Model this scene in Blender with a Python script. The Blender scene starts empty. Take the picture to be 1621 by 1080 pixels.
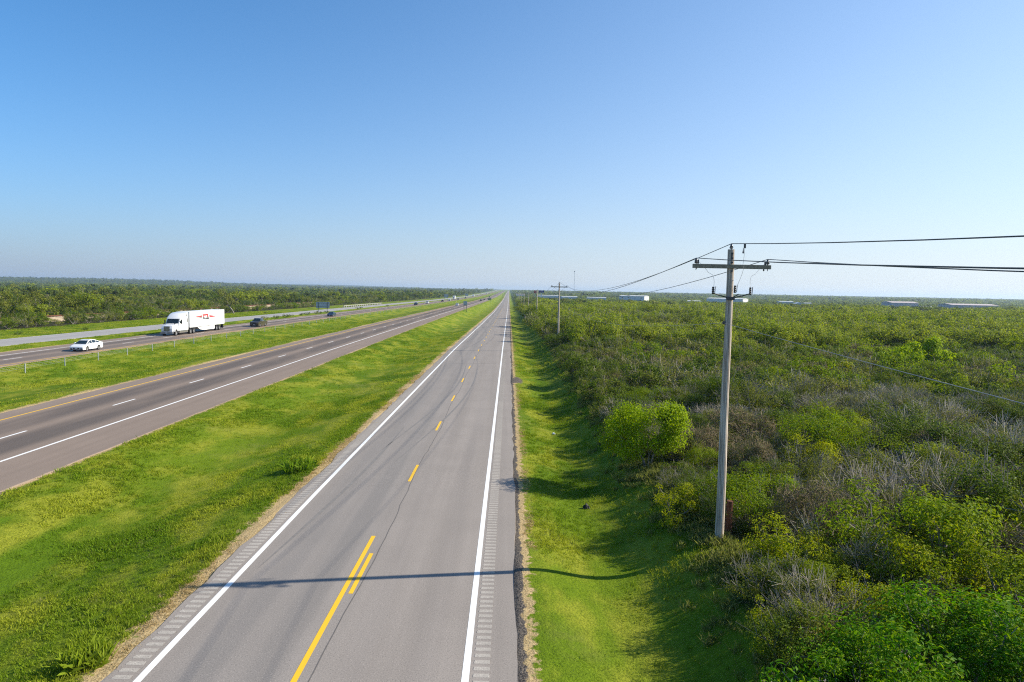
import bpy, bmesh, math, random
import numpy as np
from mathutils import Matrix, Vector, noise as mnoise

rng = np.random.RandomState(11)
random.seed(7)
SC = bpy.context.scene
COL = SC.collection

# ------------------------------------------------------------------ camera
FPX = 1090.0
CAM_H = 9.3
PITCH = math.radians(4.271)
YAW = math.radians(-0.316)          # heading of the view, + = towards -x
ROLL = math.radians(1.08)
cam_d = bpy.data.cameras.new('camera')
cam = bpy.data.objects.new('camera', cam_d)
COL.objects.link(cam)
cam_d.sensor_fit = 'HORIZONTAL'
cam_d.sensor_width = 36.0
cam_d.lens = 36.0 * FPX / 1621.0
cam_d.clip_start = 0.1
cam_d.clip_end = 60000.0
cam.matrix_world = (Matrix.Translation((0, 0, CAM_H)) @ Matrix.Rotation(YAW, 4, 'Z')
                    @ Matrix.Rotation(math.pi / 2 - PITCH, 4, 'X') @ Matrix.Rotation(ROLL, 4, 'Z'))
SC.camera = cam

# ------------------------------------------------------------------ sky and sun
SUN_EL = math.radians(32.0)
SUN_AZ = math.atan2(0.9895, 0.1445)   # clockwise from +Y
world = bpy.data.worlds.new('World')
SC.world = world
world.use_nodes = True
wn = world.node_tree.nodes
wl = world.node_tree.links
wn.clear()
sky = wn.new('ShaderNodeTexSky')
sky.sky_type = 'NISHITA'
sky.sun_disc = False
sky.sun_elevation = SUN_EL
sky.sun_rotation = SUN_AZ
sky.altitude = 300
sky.air_density = 1.0
sky.dust_density = 0.8
sky.ozone_density = 10.0
bg = wn.new('ShaderNodeBackground')
bg.inputs['Strength'].default_value = 0.118
wo = wn.new('ShaderNodeOutputWorld')
grade = wn.new('ShaderNodeHueSaturation')
grade.inputs['Saturation'].default_value = 1.08
grade.inputs['Hue'].default_value = 0.492
wl.new(sky.outputs['Color'], grade.inputs['Color'])


def wmath(op, a, b=0.0, c=0.0):
    nd = wn.new('ShaderNodeMath')
    nd.operation = op
    for i, v in enumerate((a, b, c)):
        if isinstance(v, bpy.types.NodeSocket):
            wl.new(v, nd.inputs[i])
        else:
            nd.inputs[i].default_value = v
    return nd.outputs[0]


# humid summer air: a pale veil, thickest at the horizon and towards the sun
tcw = wn.new('ShaderNodeTexCoord')
sxyz = wn.new('ShaderNodeSeparateXYZ')
wl.new(tcw.outputs['Generated'], sxyz.inputs[0])
dotn = wn.new('ShaderNodeVectorMath')
dotn.operation = 'DOT_PRODUCT'
wl.new(tcw.outputs['Generated'], dotn.inputs[0])
dotn.inputs[1].default_value = (math.sin(SUN_AZ) * math.cos(SUN_EL), math.cos(SUN_AZ) * math.cos(SUN_EL), math.sin(SUN_EL))
fwd = wmath('MULTIPLY_ADD', dotn.outputs['Value'], 0.5, 0.5)
width = wmath('MULTIPLY_ADD', wmath('POWER', fwd, 3.0), 0.33, 0.095)
zpos = wmath('MAXIMUM', sxyz.outputs['Z'], 0.0)
veil = wmath('MULTIPLY', wmath('EXPONENT', wmath('MULTIPLY', wmath('DIVIDE', zpos, width), -1.0)), 0.97)
vcol = wn.new('ShaderNodeMix')
vcol.data_type = 'RGBA'
wl.new(fwd, vcol.inputs[0])
vcol.inputs[6].default_value = (0.65, 1.2, 2.2, 1)
vcol.inputs[7].default_value = (5.6, 5.9, 5.9, 1)
vmix = wn.new('ShaderNodeMix')
vmix.data_type = 'RGBA'
wl.new(veil, vmix.inputs[0])
wl.new(grade.outputs['Color'], vmix.inputs[6])
wl.new(vcol.outputs[2], vmix.inputs[7])
wl.new(vmix.outputs[2], bg.inputs['Color'])
wl.new(bg.outputs['Background'], wo.inputs['Surface'])

sun_d = bpy.data.lights.new('sun', 'SUN')
sun_d.energy = 5.0
sun_d.angle = math.radians(0.53)
sun_d.color = (1.0, 0.92, 0.77)
sun = bpy.data.objects.new('sun', sun_d)
COL.objects.link(sun)
sdir = Vector((math.sin(SUN_AZ) * math.cos(SUN_EL), math.cos(SUN_AZ) * math.cos(SUN_EL), math.sin(SUN_EL)))
sun.rotation_euler = sdir.to_track_quat('Z', 'Y').to_euler()
sun.location = (60, 20, 60)

SC.view_settings.view_transform = 'Standard'
SC.view_settings.look = 'None'
SC.view_settings.exposure = 0.68
SC.view_settings.gamma = 1.0
SC.view_settings.use_curve_mapping = False
SC.cycles.use_denoising = False
SC.cycles.use_adaptive_sampling = False
SC.cycles.filter_width = 1.15
SC.cycles.max_bounces = 8
SC.cycles.diffuse_bounces = 3
SC.cycles.glossy_bounces = 3
SC.cycles.transmission_bounces = 4
SC.cycles.volume_bounces = 0
SC.cycles.caustics_reflective = False
SC.cycles.caustics_refractive = False

# ------------------------------------------------------------------ terrain shape
ZF = np.array([(-300, 0), (30, 0), (110, -0.35), (212, -1.7), (305, -2.7), (400, -3.8), (600, -5.0), (900, -6.0), (1300, -6.3),
               (2000, -4), (3000, -1), (5000, 4), (8000, 6.5), (14000, 6.5)], float)
ZH = np.array([(-300, 0), (100, 0), (200, -0.3), (350, -1.0), (700, -2.8), (1250, -4.5), (2000, -3.6), (3150, -1.2), (5000, 4),
               (8000, 6.5), (14000, 6.5)], float)
XE = dict(fl=-9.35, fr=0.40, hr=-22.3, hl=-35.4, cn=-54.6, cf=-65.1, gn=-71.3, gf=-79.7)


def smooth(a, b, x):
    t = np.clip((np.asarray(x, float) - a) / (b - a), 0, 1)
    return t * t * (3 - 2 * t)


def bump(x, a, b):
    t = np.clip((np.asarray(x, float) - a) / (b - a), 0, 1)
    return np.sin(t * math.pi) ** 2


def base_h(x, y):
    x = np.asarray(x, float)
    y = np.asarray(y, float)
    zf = np.interp(y, ZF[:, 0], ZF[:, 1])
    zh = np.interp(y, ZH[:, 0], ZH[:, 1])
    s = smooth(-22.0, -10.0, x)
    return zh * (1 - s) + zf * s


def terr_h(x, y):
    x = np.asarray(x, float)
    y = np.asarray(y, float)
    h = base_h(x, y)
    h = h - 0.38 * bump(x, 0.7, 6.2) + 0.80 * smooth(4.6, 7.3, x) - 0.75 * bump(x, -22.0, -9.6) - 1.0 * bump(x, -54.4, -35.6) - 0.35 * bump(x, -71, -65.4)
    h = h + 24.0 * smooth(-900, -2600, x) * smooth(1500, 4200, y) * (0.75 + 0.25 * np.sin(x / 700.0 + y / 900.0))
    h = h + 0.8 * smooth(-90, -130, x) * np.sin(y / 60.0 + 1) * 0.5
    return h


YR = [-60.0]
while YR[-1] < 14000:
    y = YR[-1]
    YR.append(y + (1.0 if y < 60 else max(1.0, (y - 20) * 0.025)))
YR = np.array(YR)


def road_z(x, y):
    """height of the paved surfaces, linear between the rows as their sheets are"""
    return np.interp(y, YR, base_h(np.full(len(YR), x), YR))


def project(X, Y, Z):
    """pixel position in a 1621 wide frame and depth: used to size and cull vegetation"""
    c, s = math.cos(YAW), math.sin(YAW)
    X, Y = X * c + Y * s, -X * s + Y * c
    dn = CAM_H - Z
    fw = Y * math.cos(PITCH) + dn * math.sin(PITCH)
    v = -Y * math.sin(PITCH) + dn * math.cos(PITCH)
    fw = np.maximum(fw, 0.1)
    u = FPX * X / fw
    v = FPX * v / fw
    c, s = math.cos(ROLL), math.sin(ROLL)
    return 810.5 + u * c - v * s, 540 + u * s + v * c, fw


# ------------------------------------------------------------------ helpers
def setp(o, label=None, cat=None, group=None, kind=None):
    if label:
        o['label'] = label
    if cat:
        o['category'] = cat
    if group:
        o['group'] = group
    if kind:
        o['kind'] = kind
    return o


def mesh_np(name, verts, faces, attrs=None, mat=None, smooth_sh=False):
    """verts (n,3), faces (m,k) with one k"""
    me = bpy.data.meshes.new(name)
    verts = np.asarray(verts, np.float32)
    faces = np.asarray(faces, np.int32)
    k = faces.shape[1]
    me.vertices.add(len(verts))
    me.vertices.foreach_set('co', verts.ravel())
    me.loops.add(faces.size)
    me.loops.foreach_set('vertex_index', faces.ravel())
    me.polygons.add(len(faces))
    me.polygons.foreach_set('loop_start', np.arange(0, faces.size, k, dtype=np.int32))
    me.polygons.foreach_set('loop_total', np.full(len(faces), k, np.int32))
    me.polygons.foreach_set('use_smooth', np.full(len(faces), smooth_sh))
    for an, av in (attrs or {}).items():
        a = me.attributes.new(an, 'FLOAT', 'POINT')
        a.data.foreach_set('value', np.asarray(av, np.float32))
    me.update(calc_edges=True)
    if mat:
        me.materials.append(mat)
    return me


def link(name, me, parent=None, loc=None, rotz=0.0):
    o = bpy.data.objects.new(name, me)
    COL.objects.link(o)
    if parent is not None:
        o.parent = parent
    if loc is not None:
        o.location = loc
    if rotz:
        o.rotation_euler = (0, 0, rotz)
    return o


def empty(name, loc, rotz=0.0):
    o = link(name, None, None, loc, rotz)
    o.empty_display_size = 0.3
    return o


class MB:
    """collects polygons for one mesh"""

    def __init__(self):
        self.v = []
        self.f = []

    def add(self, vs, fs):
        n = len(self.v)
        self.v += [tuple(map(float, p)) for p in vs]
        self.f += [tuple(i + n for i in q) for q in fs]
        return self

    def box(self, x0, x1, y0, y1, z0, z1, ch=0.0):
        if ch <= 0:
            vs = [(x, y, z) for z in (z0, z1) for y in (y0, y1) for x in (x0, x1)]
            fs = [(0, 2, 3, 1), (4, 5, 7, 6), (0, 1, 5, 4), (2, 6, 7, 3), (0, 4, 6, 2), (1, 3, 7, 5)]
            return self.add(vs, fs)
        bm = bmesh.new()
        bmesh.ops.create_cube(bm, size=1)
        for q in bm.verts:
            q.co = Vector(((x0 + x1) / 2 + q.co.x * (x1 - x0), (y0 + y1) / 2 + q.co.y * (y1 - y0), (z0 + z1) / 2 + q.co.z * (z1 - z0)))
        bmesh.ops.bevel(bm, geom=bm.edges[:], offset=ch, segments=2, affect='EDGES', profile=0.5)
        bm.verts.index_update()
        self.add([q.co for q in bm.verts], [[q.index for q in p.verts] for p in bm.faces])
        bm.free()
        return self

    def quad(self, a, b, c, d):
        return self.add([a, b, c, d], [(0, 1, 2, 3)])

    def tube(self, pts, rad, n=6, cap=True):
        pts = [Vector(p) for p in pts]
        if not hasattr(rad, '__len__'):
            rad = [rad] * len(pts)
        vs, fs = [], []
        for i, p in enumerate(pts):
            d = (pts[min(i + 1, len(pts) - 1)] - pts[max(i - 1, 0)]).normalized()
            a = d.orthogonal().normalized() if abs(d.z) > 0.9 else d.cross(Vector((0, 0, 1))).normalized()
            b = d.cross(a)
            for k in range(n):
                t = 2 * math.pi * k / n
                vs.append(p + (a * math.cos(t) + b * math.sin(t)) * rad[i])
        for i in range(len(pts) - 1):
            for k in range(n):
                k2 = (k + 1) % n
                fs.append((i * n + k, i * n + k2, (i + 1) * n + k2, (i + 1) * n + k))
        if cap:
            fs.append(tuple(range(n))[::-1])
            fs.append(tuple((len(pts) - 1) * n + k for k in range(n)))
        return self.add(vs, fs)

    def lathe_x(self, prof, cx, cy, cz, n=20):
        """profile of (x, r) turned round the x axis"""
        vs, fs = [], []
        for (x, r) in prof:
            for k in range(n):
                t = 2 * math.pi * k / n
                vs.append((cx + x, cy + r * math.cos(t), cz + r * math.sin(t)))
        for i in range(len(prof) - 1):
            for k in range(n):
                k2 = (k + 1) % n
                fs.append((i * n + k, i * n + k2, (i + 1) * n + k2, (i + 1) * n + k))
        return self.add(vs, fs)

    def lathe_z(self, prof, cx, cy, n=10):
        vs, fs = [], []
        for (r, z) in prof:
            for k in range(n):
                t = 2 * math.pi * k / n
                vs.append((cx + r * math.cos(t), cy + r * math.sin(t), z))
        for i in range(len(prof) - 1):
            for k in range(n):
                k2 = (k + 1) % n
                fs.append((i * n + k, i * n + k2, (i + 1) * n + k2, (i + 1) * n + k))
        return self.add(vs, fs)

    def prism_x(self, prof, stations):
        """closed outline of (y, z) lofted over stations (x, dy_scale, z_top_drop)"""
        vs, fs = [], []
        n = len(prof)
        for (x, sc, dz) in stations:
            for (y, z) in prof:
                vs.append((x, y * sc, z - dz * (1 if z > 0.6 else 0)))
        m = len(stations)
        for i in range(m - 1):
            for k in range(n):
                k2 = (k + 1) % n
                fs.append((i * n + k, i * n + k2, (i + 1) * n + k2, (i + 1) * n + k))
        fs.append(tuple(range(n))[::-1])
        fs.append(tuple((m - 1) * n + k for k in range(n)))
        return self.add(vs, fs)

    def mesh(self, name, mat, smooth_sh=False, recalc=True):
        me = bpy.data.meshes.new(name)
        me.from_pydata(self.v, [], self.f)
        if recalc:
            bm = bmesh.new()
            bm.from_mesh(me)
            bmesh.ops.recalc_face_normals(bm, faces=bm.faces[:])
            bm.to_mesh(me)
            bm.free()
        if smooth_sh:
            me.polygons.foreach_set('use_smooth', [True] * len(me.polygons))
            try:
                me.set_sharp_from_angle(angle=math.radians(35))
            except Exception:
                pass
        me.materials.append(mat)
        return me

    def build(self, name, mat, parent=None, smooth_sh=False, loc=None):
        return link(name, self.mesh(name, mat, smooth_sh), parent, loc)


# ------------------------------------------------------------------ materials
def new_mat(name):
    m = bpy.data.materials.new(name)
    m.use_nodes = True
    nt = m.node_tree
    nt.nodes.clear()
    out = nt.nodes.new('ShaderNodeOutputMaterial')
    return m, nt, out


class NT:
    """small helper to write node graphs briefly"""

    def __init__(self, nt):
        self.nt = nt

    def n(self, typ, **kw):
        nd = self.nt.nodes.new(typ)
        for k, v in kw.items():
            setattr(nd, k, v)
        return nd

    def l(self, a, b):
        self.nt.links.new(a, b)

    def val(self, sock, v):
        if hasattr(v, 'is_linked') or isinstance(v, bpy.types.NodeSocket):
            self.l(v, sock)
        else:
            sock.default_value = v

    def math(self, op, a, b=0.0, c=0.0, clamp=False):
        nd = self.n('ShaderNodeMath', operation=op, use_clamp=clamp)
        for i, v in enumerate((a, b, c)):
            self.val(nd.inputs[i], v)
        return nd.outputs[0]

    def mix(self, fac, a, b, blend='MIX'):
        nd = self.n('ShaderNodeMix', data_type='RGBA', blend_type=blend)
        self.val(nd.inputs[0], fac)
        for i, v in ((6, a), (7, b)):
            if isinstance(v, tuple):
                nd.inputs[i].default_value = (*v[:3], 1)
            else:
                self.l(v, nd.inputs[i])
        return nd.outputs[2]

    def noise(self, vec, scale, detail=3.0, rough=0.55):
        nd = self.n('ShaderNodeTexNoise')
        if vec is not None:
            self.l(vec, nd.inputs['Vector'])
        nd.inputs['Scale'].default_value = scale
        nd.inputs['Detail'].default_value = detail
        nd.inputs['Roughness'].default_value = rough
        return nd.outputs[0]

    def ramp(self, v, a, b, lo=0.0, hi=1.0):
        nd = self.n('ShaderNodeMapRange', interpolation_type='SMOOTHSTEP')
        self.val(nd.inputs[0], v)
        for i, q in ((1, a), (2, b), (3, lo), (4, hi)):
            nd.inputs[i].default_value = q
        return nd.outputs[0]

    def attr(self, name):
        return self.n('ShaderNodeAttribute', attribute_name=name).outputs['Fac']

    def mapping(self, vec, scale):
        nd = self.n('ShaderNodeMapping')
        self.l(vec, nd.inputs[0])
        nd.inputs['Scale'].default_value = scale
        return nd.outputs[0]

    def principled(self, col, rough=0.8, spec=0.3, metal=0.0, normal=None):
        nd = self.n('ShaderNodeBsdfPrincipled')
        if isinstance(col, tuple):
            nd.inputs['Base Color'].default_value = (*col[:3], 1)
        else:
            self.l(col, nd.inputs['Base Color'])
        self.val(nd.inputs['Roughness'], rough)
        nd.inputs['Specular IOR Level'].default_value = spec
        nd.inputs['Metallic'].default_value = metal
        if normal is not None:
            self.l(normal, nd.inputs['Normal'])
        return nd

    def bump(self, height, strength, dist):
        nd = self.n('ShaderNodeBump')
        self.l(height, nd.inputs['Height'])
        nd.inputs['Strength'].default_value = strength
        nd.inputs['Distance'].default_value = dist
        return nd.outputs[0]


_plain = {}


def plain(name, col, rough=0.6, spec=0.4, metal=0.0, var=0.12, scale=4.0):
    """a plain surface with faint uneven wear"""
    if name in _plain:
        return _plain[name]
    m, nt, out = new_mat(name)
    h = NT(nt)
    g = h.n('ShaderNodeTexCoord').outputs['Object']
    f = h.noise(g, scale, 4)
    c = h.mix(h.ramp(f, 0.3, 0.7), tuple(q * (1 - var) for q in col), tuple(min(1, q * (1 + var)) for q in col))
    p = h.principled(c, rough, spec, metal)
    h.l(p.outputs[0], out.inputs[0])
    _plain[name] = m
    return m


def grass_colour(h, vec):
    """the turf colour at a place: shared by the ground sheet and the tufts that stand on it"""
    n1 = h.noise(vec, 0.06, 2)
    n2 = h.noise(h.mapping(vec, (0.45, 0.22, 0.3)), 1.0, 3)
    n3 = h.noise(vec, 1.7, 3)
    a = h.mix(h.ramp(n1, 0.35, 0.65), (0.100, 0.168, 0.009), (0.156, 0.220, 0.013))
    b = h.mix(h.ramp(n2, 0.42, 0.63), a, (0.275, 0.290, 0.030))
    c = h.mix(h.ramp(n3, 0.42, 0.75, 0, 0.30), b, (0.066, 0.125, 0.006))
    return c, n2, n3


def make_terrain_mat():
    m, nt, out = new_mat('turf')
    h = NT(nt)
    pos = h.n('ShaderNodeNewGeometry').outputs['Position']
    c, n2, n3 = grass_colour(h, pos)
    fine = h.noise(pos, 14.0, 3, 0.7)
    c = h.mix(h.ramp(fine, 0.35, 0.7, 0, 0.55), c, (0.030, 0.062, 0.004))
    # dry patches
    dry = h.math('MULTIPLY', h.ramp(h.noise(pos, 0.16, 3), 0.52, 0.72), h.ramp(n3, 0.35, 0.6))
    c = h.mix(h.math('MULTIPLY', dry, 0.35), c, (0.24, 0.22, 0.06))
    edge_n = h.noise(pos, 2.3, 4, 0.65)
    # cut dry grass beside the pavements
    st = h.math('ADD', h.attr('straw'), h.math('MULTIPLY', h.math('SUBTRACT', edge_n, 0.5), 1.3))
    strawcol = h.mix(h.ramp(fine, 0.3, 0.7), (0.30, 0.21, 0.10), (0.50, 0.38, 0.20))
    c = h.mix(h.ramp(st, 0.45, 0.62), c, strawcol)
    # loose dark asphalt grit
    gr = h.math('ADD', h.attr('grit'), h.math('MULTIPLY', h.math('SUBTRACT', h.noise(pos, 1.4, 4, 0.65), 0.5), 1.2))
    gritcol = h.mix(h.ramp(h.noise(pos, 30, 2), 0.4, 0.6), (0.050, 0.044, 0.040), (0.19, 0.16, 0.13))
    c = h.mix(h.ramp(gr, 0.5, 0.62), c, gritcol)
    # brush soil and litter
    so = h.math('ADD', h.attr('soil'), h.math('MULTIPLY', h.math('SUBTRACT', h.noise(pos, 0.5, 4), 0.5), 0.9))
    lit = h.mix(h.ramp(h.noise(pos, 3.0, 5, 0.7), 0.35, 0.65), (0.040, 0.036, 0.016), (0.095, 0.078, 0.045))
    lit = h.mix(h.ramp(h.noise(pos, 0.35, 3), 0.42, 0.62), lit, (0.030, 0.050, 0.008))
    c = h.mix(h.ramp(so, 0.45, 0.6), c, lit)
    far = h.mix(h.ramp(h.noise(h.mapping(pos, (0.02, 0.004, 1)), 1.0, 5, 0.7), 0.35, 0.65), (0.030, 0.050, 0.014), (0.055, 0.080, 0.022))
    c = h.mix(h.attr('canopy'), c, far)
    sa = h.math('ADD', h.attr('sand'), h.math('MULTIPLY', h.math('SUBTRACT', h.noise(pos, 0.09, 3), 0.5), 1.2))
    c = h.mix(h.ramp(sa, 0.5, 0.65), c, (0.42, 0.33, 0.22))
    bumpn = h.bump(h.math('ADD', h.math('MULTIPLY', fine, 0.6), n3), 0.7, 0.12)
    p = h.principled(c, 0.9, 0.03, normal=bumpn)
    h.l(p.outputs[0], out.inputs[0])
    return m


def asphalt_mat(name, base, dark, stains):
    """stains: list of (x centre, half width, strength, colour) running along the road"""
    m, nt, out = new_mat(name)
    h = NT(nt)
    pos = h.n('ShaderNodeNewGeometry').outputs['Position']
    sx = h.n('ShaderNodeSeparateXYZ')
    h.l(pos, sx.inputs[0])
    X = sx.outputs[0]
    long_n = h.noise(h.mapping(pos, (1.2, 0.03, 1)), 1.0, 4)
    wob = h.math('MULTIPLY', h.math('SUBTRACT', h.noise(h.mapping(pos, (0.02, 0.045, 1)), 1.0, 2), 0.5), 0.7)
    X = h.math('ADD', X, wob)
    patch = h.noise(pos, 0.35, 4)
    speck = h.noise(pos, 26.0, 3, 0.85)
    c = h.mix(h.ramp(long_n, 0.3, 0.7), tuple(q * 0.90 for q in base), tuple(q * 1.08 for q in base))
    c = h.mix(h.ramp(patch, 0.35, 0.7, 0, 0.35), c, tuple(q * 0.82 for q in base))
    for (xc, hw, s, sc) in stains:
        d = h.math('ABSOLUTE', h.math('SUBTRACT', X, xc))
        f = h.ramp(d, hw * 0.35, hw, s, 0.0)
        f = h.math('MULTIPLY', f, h.ramp(h.noise(h.mapping(pos, (0.5, 0.06, 1)), 1.0, 3), 0.25, 0.6, 0.45, 1.0))
        c = h.mix(f, c, sc)
    c = h.mix(h.ramp(speck, 0.48, 0.70, 0, 0.75), c, dark)
    c = h.mix(h.ramp(h.noise(pos, 33.0, 2), 0.58, 0.72, 0, 0.7), c, tuple(min(1, q * 1.7) for q in base))
    bn = h.bump(speck, 0.35, 0.01)
    p = h.principled(c, 0.85, 0.12, normal=bn)
    h.l(p.outputs[0], out.inputs[0])
    return m


def paint_mat(name, col, wear):
    m, nt, out = new_mat(name)
    h = NT(nt)
    pos = h.n('ShaderNodeNewGeometry').outputs['Position']
    w = h.noise(pos, 9.0, 5, 0.7)
    c = h.mix(h.ramp(w, 0.55, 0.78, 0, wear), col, (0.24, 0.22, 0.20))
    c = h.mix(h.ramp(h.noise(h.mapping(pos, (1, 0.2, 1)), 1.0, 3), 0.35, 0.7, 0, 0.25), c, tuple(q * 0.8 for q in col))
    p = h.principled(c, 0.6, 0.4)
    h.l(p.outputs[0], out.inputs[0])
    return m


def leaf_mat(name, c1, c2, c3, trans=0.35):
    """leaves: colour differs leaf by leaf and plant by plant"""
    m, nt, out = new_mat(name)
    h = NT(nt)
    isl = h.n('ShaderNodeNewGeometry').outputs['Random Per Island']
    rnd = h.n('ShaderNodeObjectInfo').outputs['Random']
    a = h.mix(rnd, c1, c2)
    c = h.mix(h.ramp(isl, 0.35, 1.0, 0, 0.85), a, c3)
    p = h.principled(c, 0.6, 0.10)
    t = h.n('ShaderNodeBsdfTranslucent')
    tc = h.mix(1.0, c, (1.25, 1.25, 0.6), 'MULTIPLY')
    h.l(tc, t.inputs[0])
    mx = h.n('ShaderNodeMixShader')
    mx.inputs[0].default_value = trans
    h.l(p.outputs[0], mx.inputs[1])
    h.l(t.outputs[0], mx.inputs[2])
    h.l(mx.outputs[0], out.inputs[0])
    return m


def tuft_mat(name, dry=None):
    m, nt, out = new_mat(name)
    h = NT(nt)
    oi = h.n('ShaderNodeObjectInfo')
    isl = h.n('ShaderNodeNewGeometry').outputs['Random Per Island']
    c, _, _ = grass_colour(h, oi.outputs['Location'])
    c = h.mix(1.0, c, (1.35, 1.4, 1.1), 'MULTIPLY')
    if dry:
        c = h.mix(h.ramp(isl, 0, 1), dry[0], dry[1])
    else:
        c = h.mix(h.ramp(isl, 0.55, 1.0, 0, 0.6), c, (0.20, 0.22, 0.035))
        c = h.mix(h.ramp(oi.outputs['Random'], 0.0, 0.5, 0.25, 0.0), c, (0.08, 0.16, 0.012))
    p = h.principled(c, 0.7, 0.08)
    t = h.n('ShaderNodeBsdfTranslucent')
    h.l(h.mix(1.0, c, (1.2, 1.2, 0.6), 'MULTIPLY'), t.inputs[0])
    mx = h.n('ShaderNodeMixShader')
    mx.inputs[0].default_value = 0.4
    h.l(p.outputs[0], mx.inputs[1])
    h.l(t.outputs[0], mx.inputs[2])
    h.l(mx.outputs[0], out.inputs[0])
    return m


def bark_mat(name, c1, c2):
    m, nt, out = new_mat(name)
    h = NT(nt)
    rnd = h.n('ShaderNodeObjectInfo').outputs['Random']
    pos = h.n('ShaderNodeTexCoord').outputs['Object']
    f = h.ramp(h.noise(pos, 5.0, 3), 0.3, 0.7)
    isl = h.n('ShaderNodeNewGeometry').outputs['Random Per Island']
    c = h.mix(f, c1, c2)
    c = h.mix(h.ramp(isl, 0.5, 1.0, 0, 0.6), c, tuple(min(1, q * 1.5) for q in c2))
    c = h.mix(h.math('MULTIPLY', rnd, 0.35), c, tuple(q * 0.6 for q in c1))
    h.l(h.principled(c, 0.85, 0.2).outputs[0], out.inputs[0])
    return m


def wood_pole_mat():
    m, nt, out = new_mat('weathered_wood')
    h = NT(nt)
    oc = h.n('ShaderNodeTexCoord').outputs['Object']
    g = h.noise(h.mapping(oc, (22, 22, 0.7)), 1.0, 5, 0.6)
    b = h.noise(h.mapping(oc, (3, 3, 0.5)), 1.0, 3)
    c = h.mix(h.ramp(g, 0.3, 0.7), (0.24, 0.19, 0.15), (0.72, 0.63, 0.53))
    c = h.mix(h.ramp(b, 0.45, 0.75, 0, 0.5), c, (0.26, 0.19, 0.135))
    h.l(h.principled(c, 0.9, 0.1, normal=h.bump(g, 0.9, 0.03)).outputs[0], out.inputs[0])
    return m


M_TURF = make_terrain_mat()
M_ROAD = asphalt_mat('frontage_asphalt', (0.285, 0.250, 0.220), (0.10, 0.093, 0.086),
                     [(-7.35, 0.75, 0.40, (0.15, 0.142, 0.136)), (-5.75, 0.6, 0.40, (0.15, 0.142, 0.136)),
                      (-6.4, 2.6, 0.30, (0.20, 0.190, 0.182)), (-3.7, 0.5, 0.10, (0.16, 0.15, 0.15)), (-2.0, 0.5, 0.10, (0.16, 0.15, 0.15))])
M_HWY = asphalt_mat('highway_asphalt', (0.250, 0.194, 0.155), (0.07, 0.060, 0.054),
                    [(-28.2, 1.9, 0.75, (0.072, 0.064, 0.060)), (-31.8, 1.7, 0.78, (0.082, 0.071, 0.066)),
                     (-57.1, 1.6, 0.6, (0.100, 0.088, 0.083)), (-60.7, 1.7, 0.7, (0.085, 0.076, 0.072))])
M_FAR_ROAD = asphalt_mat('pale_road', (0.33, 0.315, 0.30), (0.2, 0.19, 0.18), [(-75.5, 1.0, 0.2, (0.24, 0.23, 0.225))])
M_WHITE = paint_mat('white_line_paint', (0.80, 0.79, 0.76), 0.55)
M_YELLOW = paint_mat('yellow_line_paint', (0.80, 0.47, 0.015), 0.5)
M_YELLOW2 = paint_mat('faded_yellow_paint', (0.72, 0.42, 0.03), 0.5)
M_RUMBLE = asphalt_mat('rumble_aggregate', (0.385, 0.35, 0.305), (0.15, 0.135, 0.12), [])
M_TAR_AND_SHADOW = plain('tar_and_shadow_line', (0.120, 0.108, 0.098), 0.8)  # wandering tar seam, and the painted shadow line of the second pole
M_SKID = plain('tyre_rubber_mark', (0.185, 0.168, 0.152), 0.8)


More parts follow.
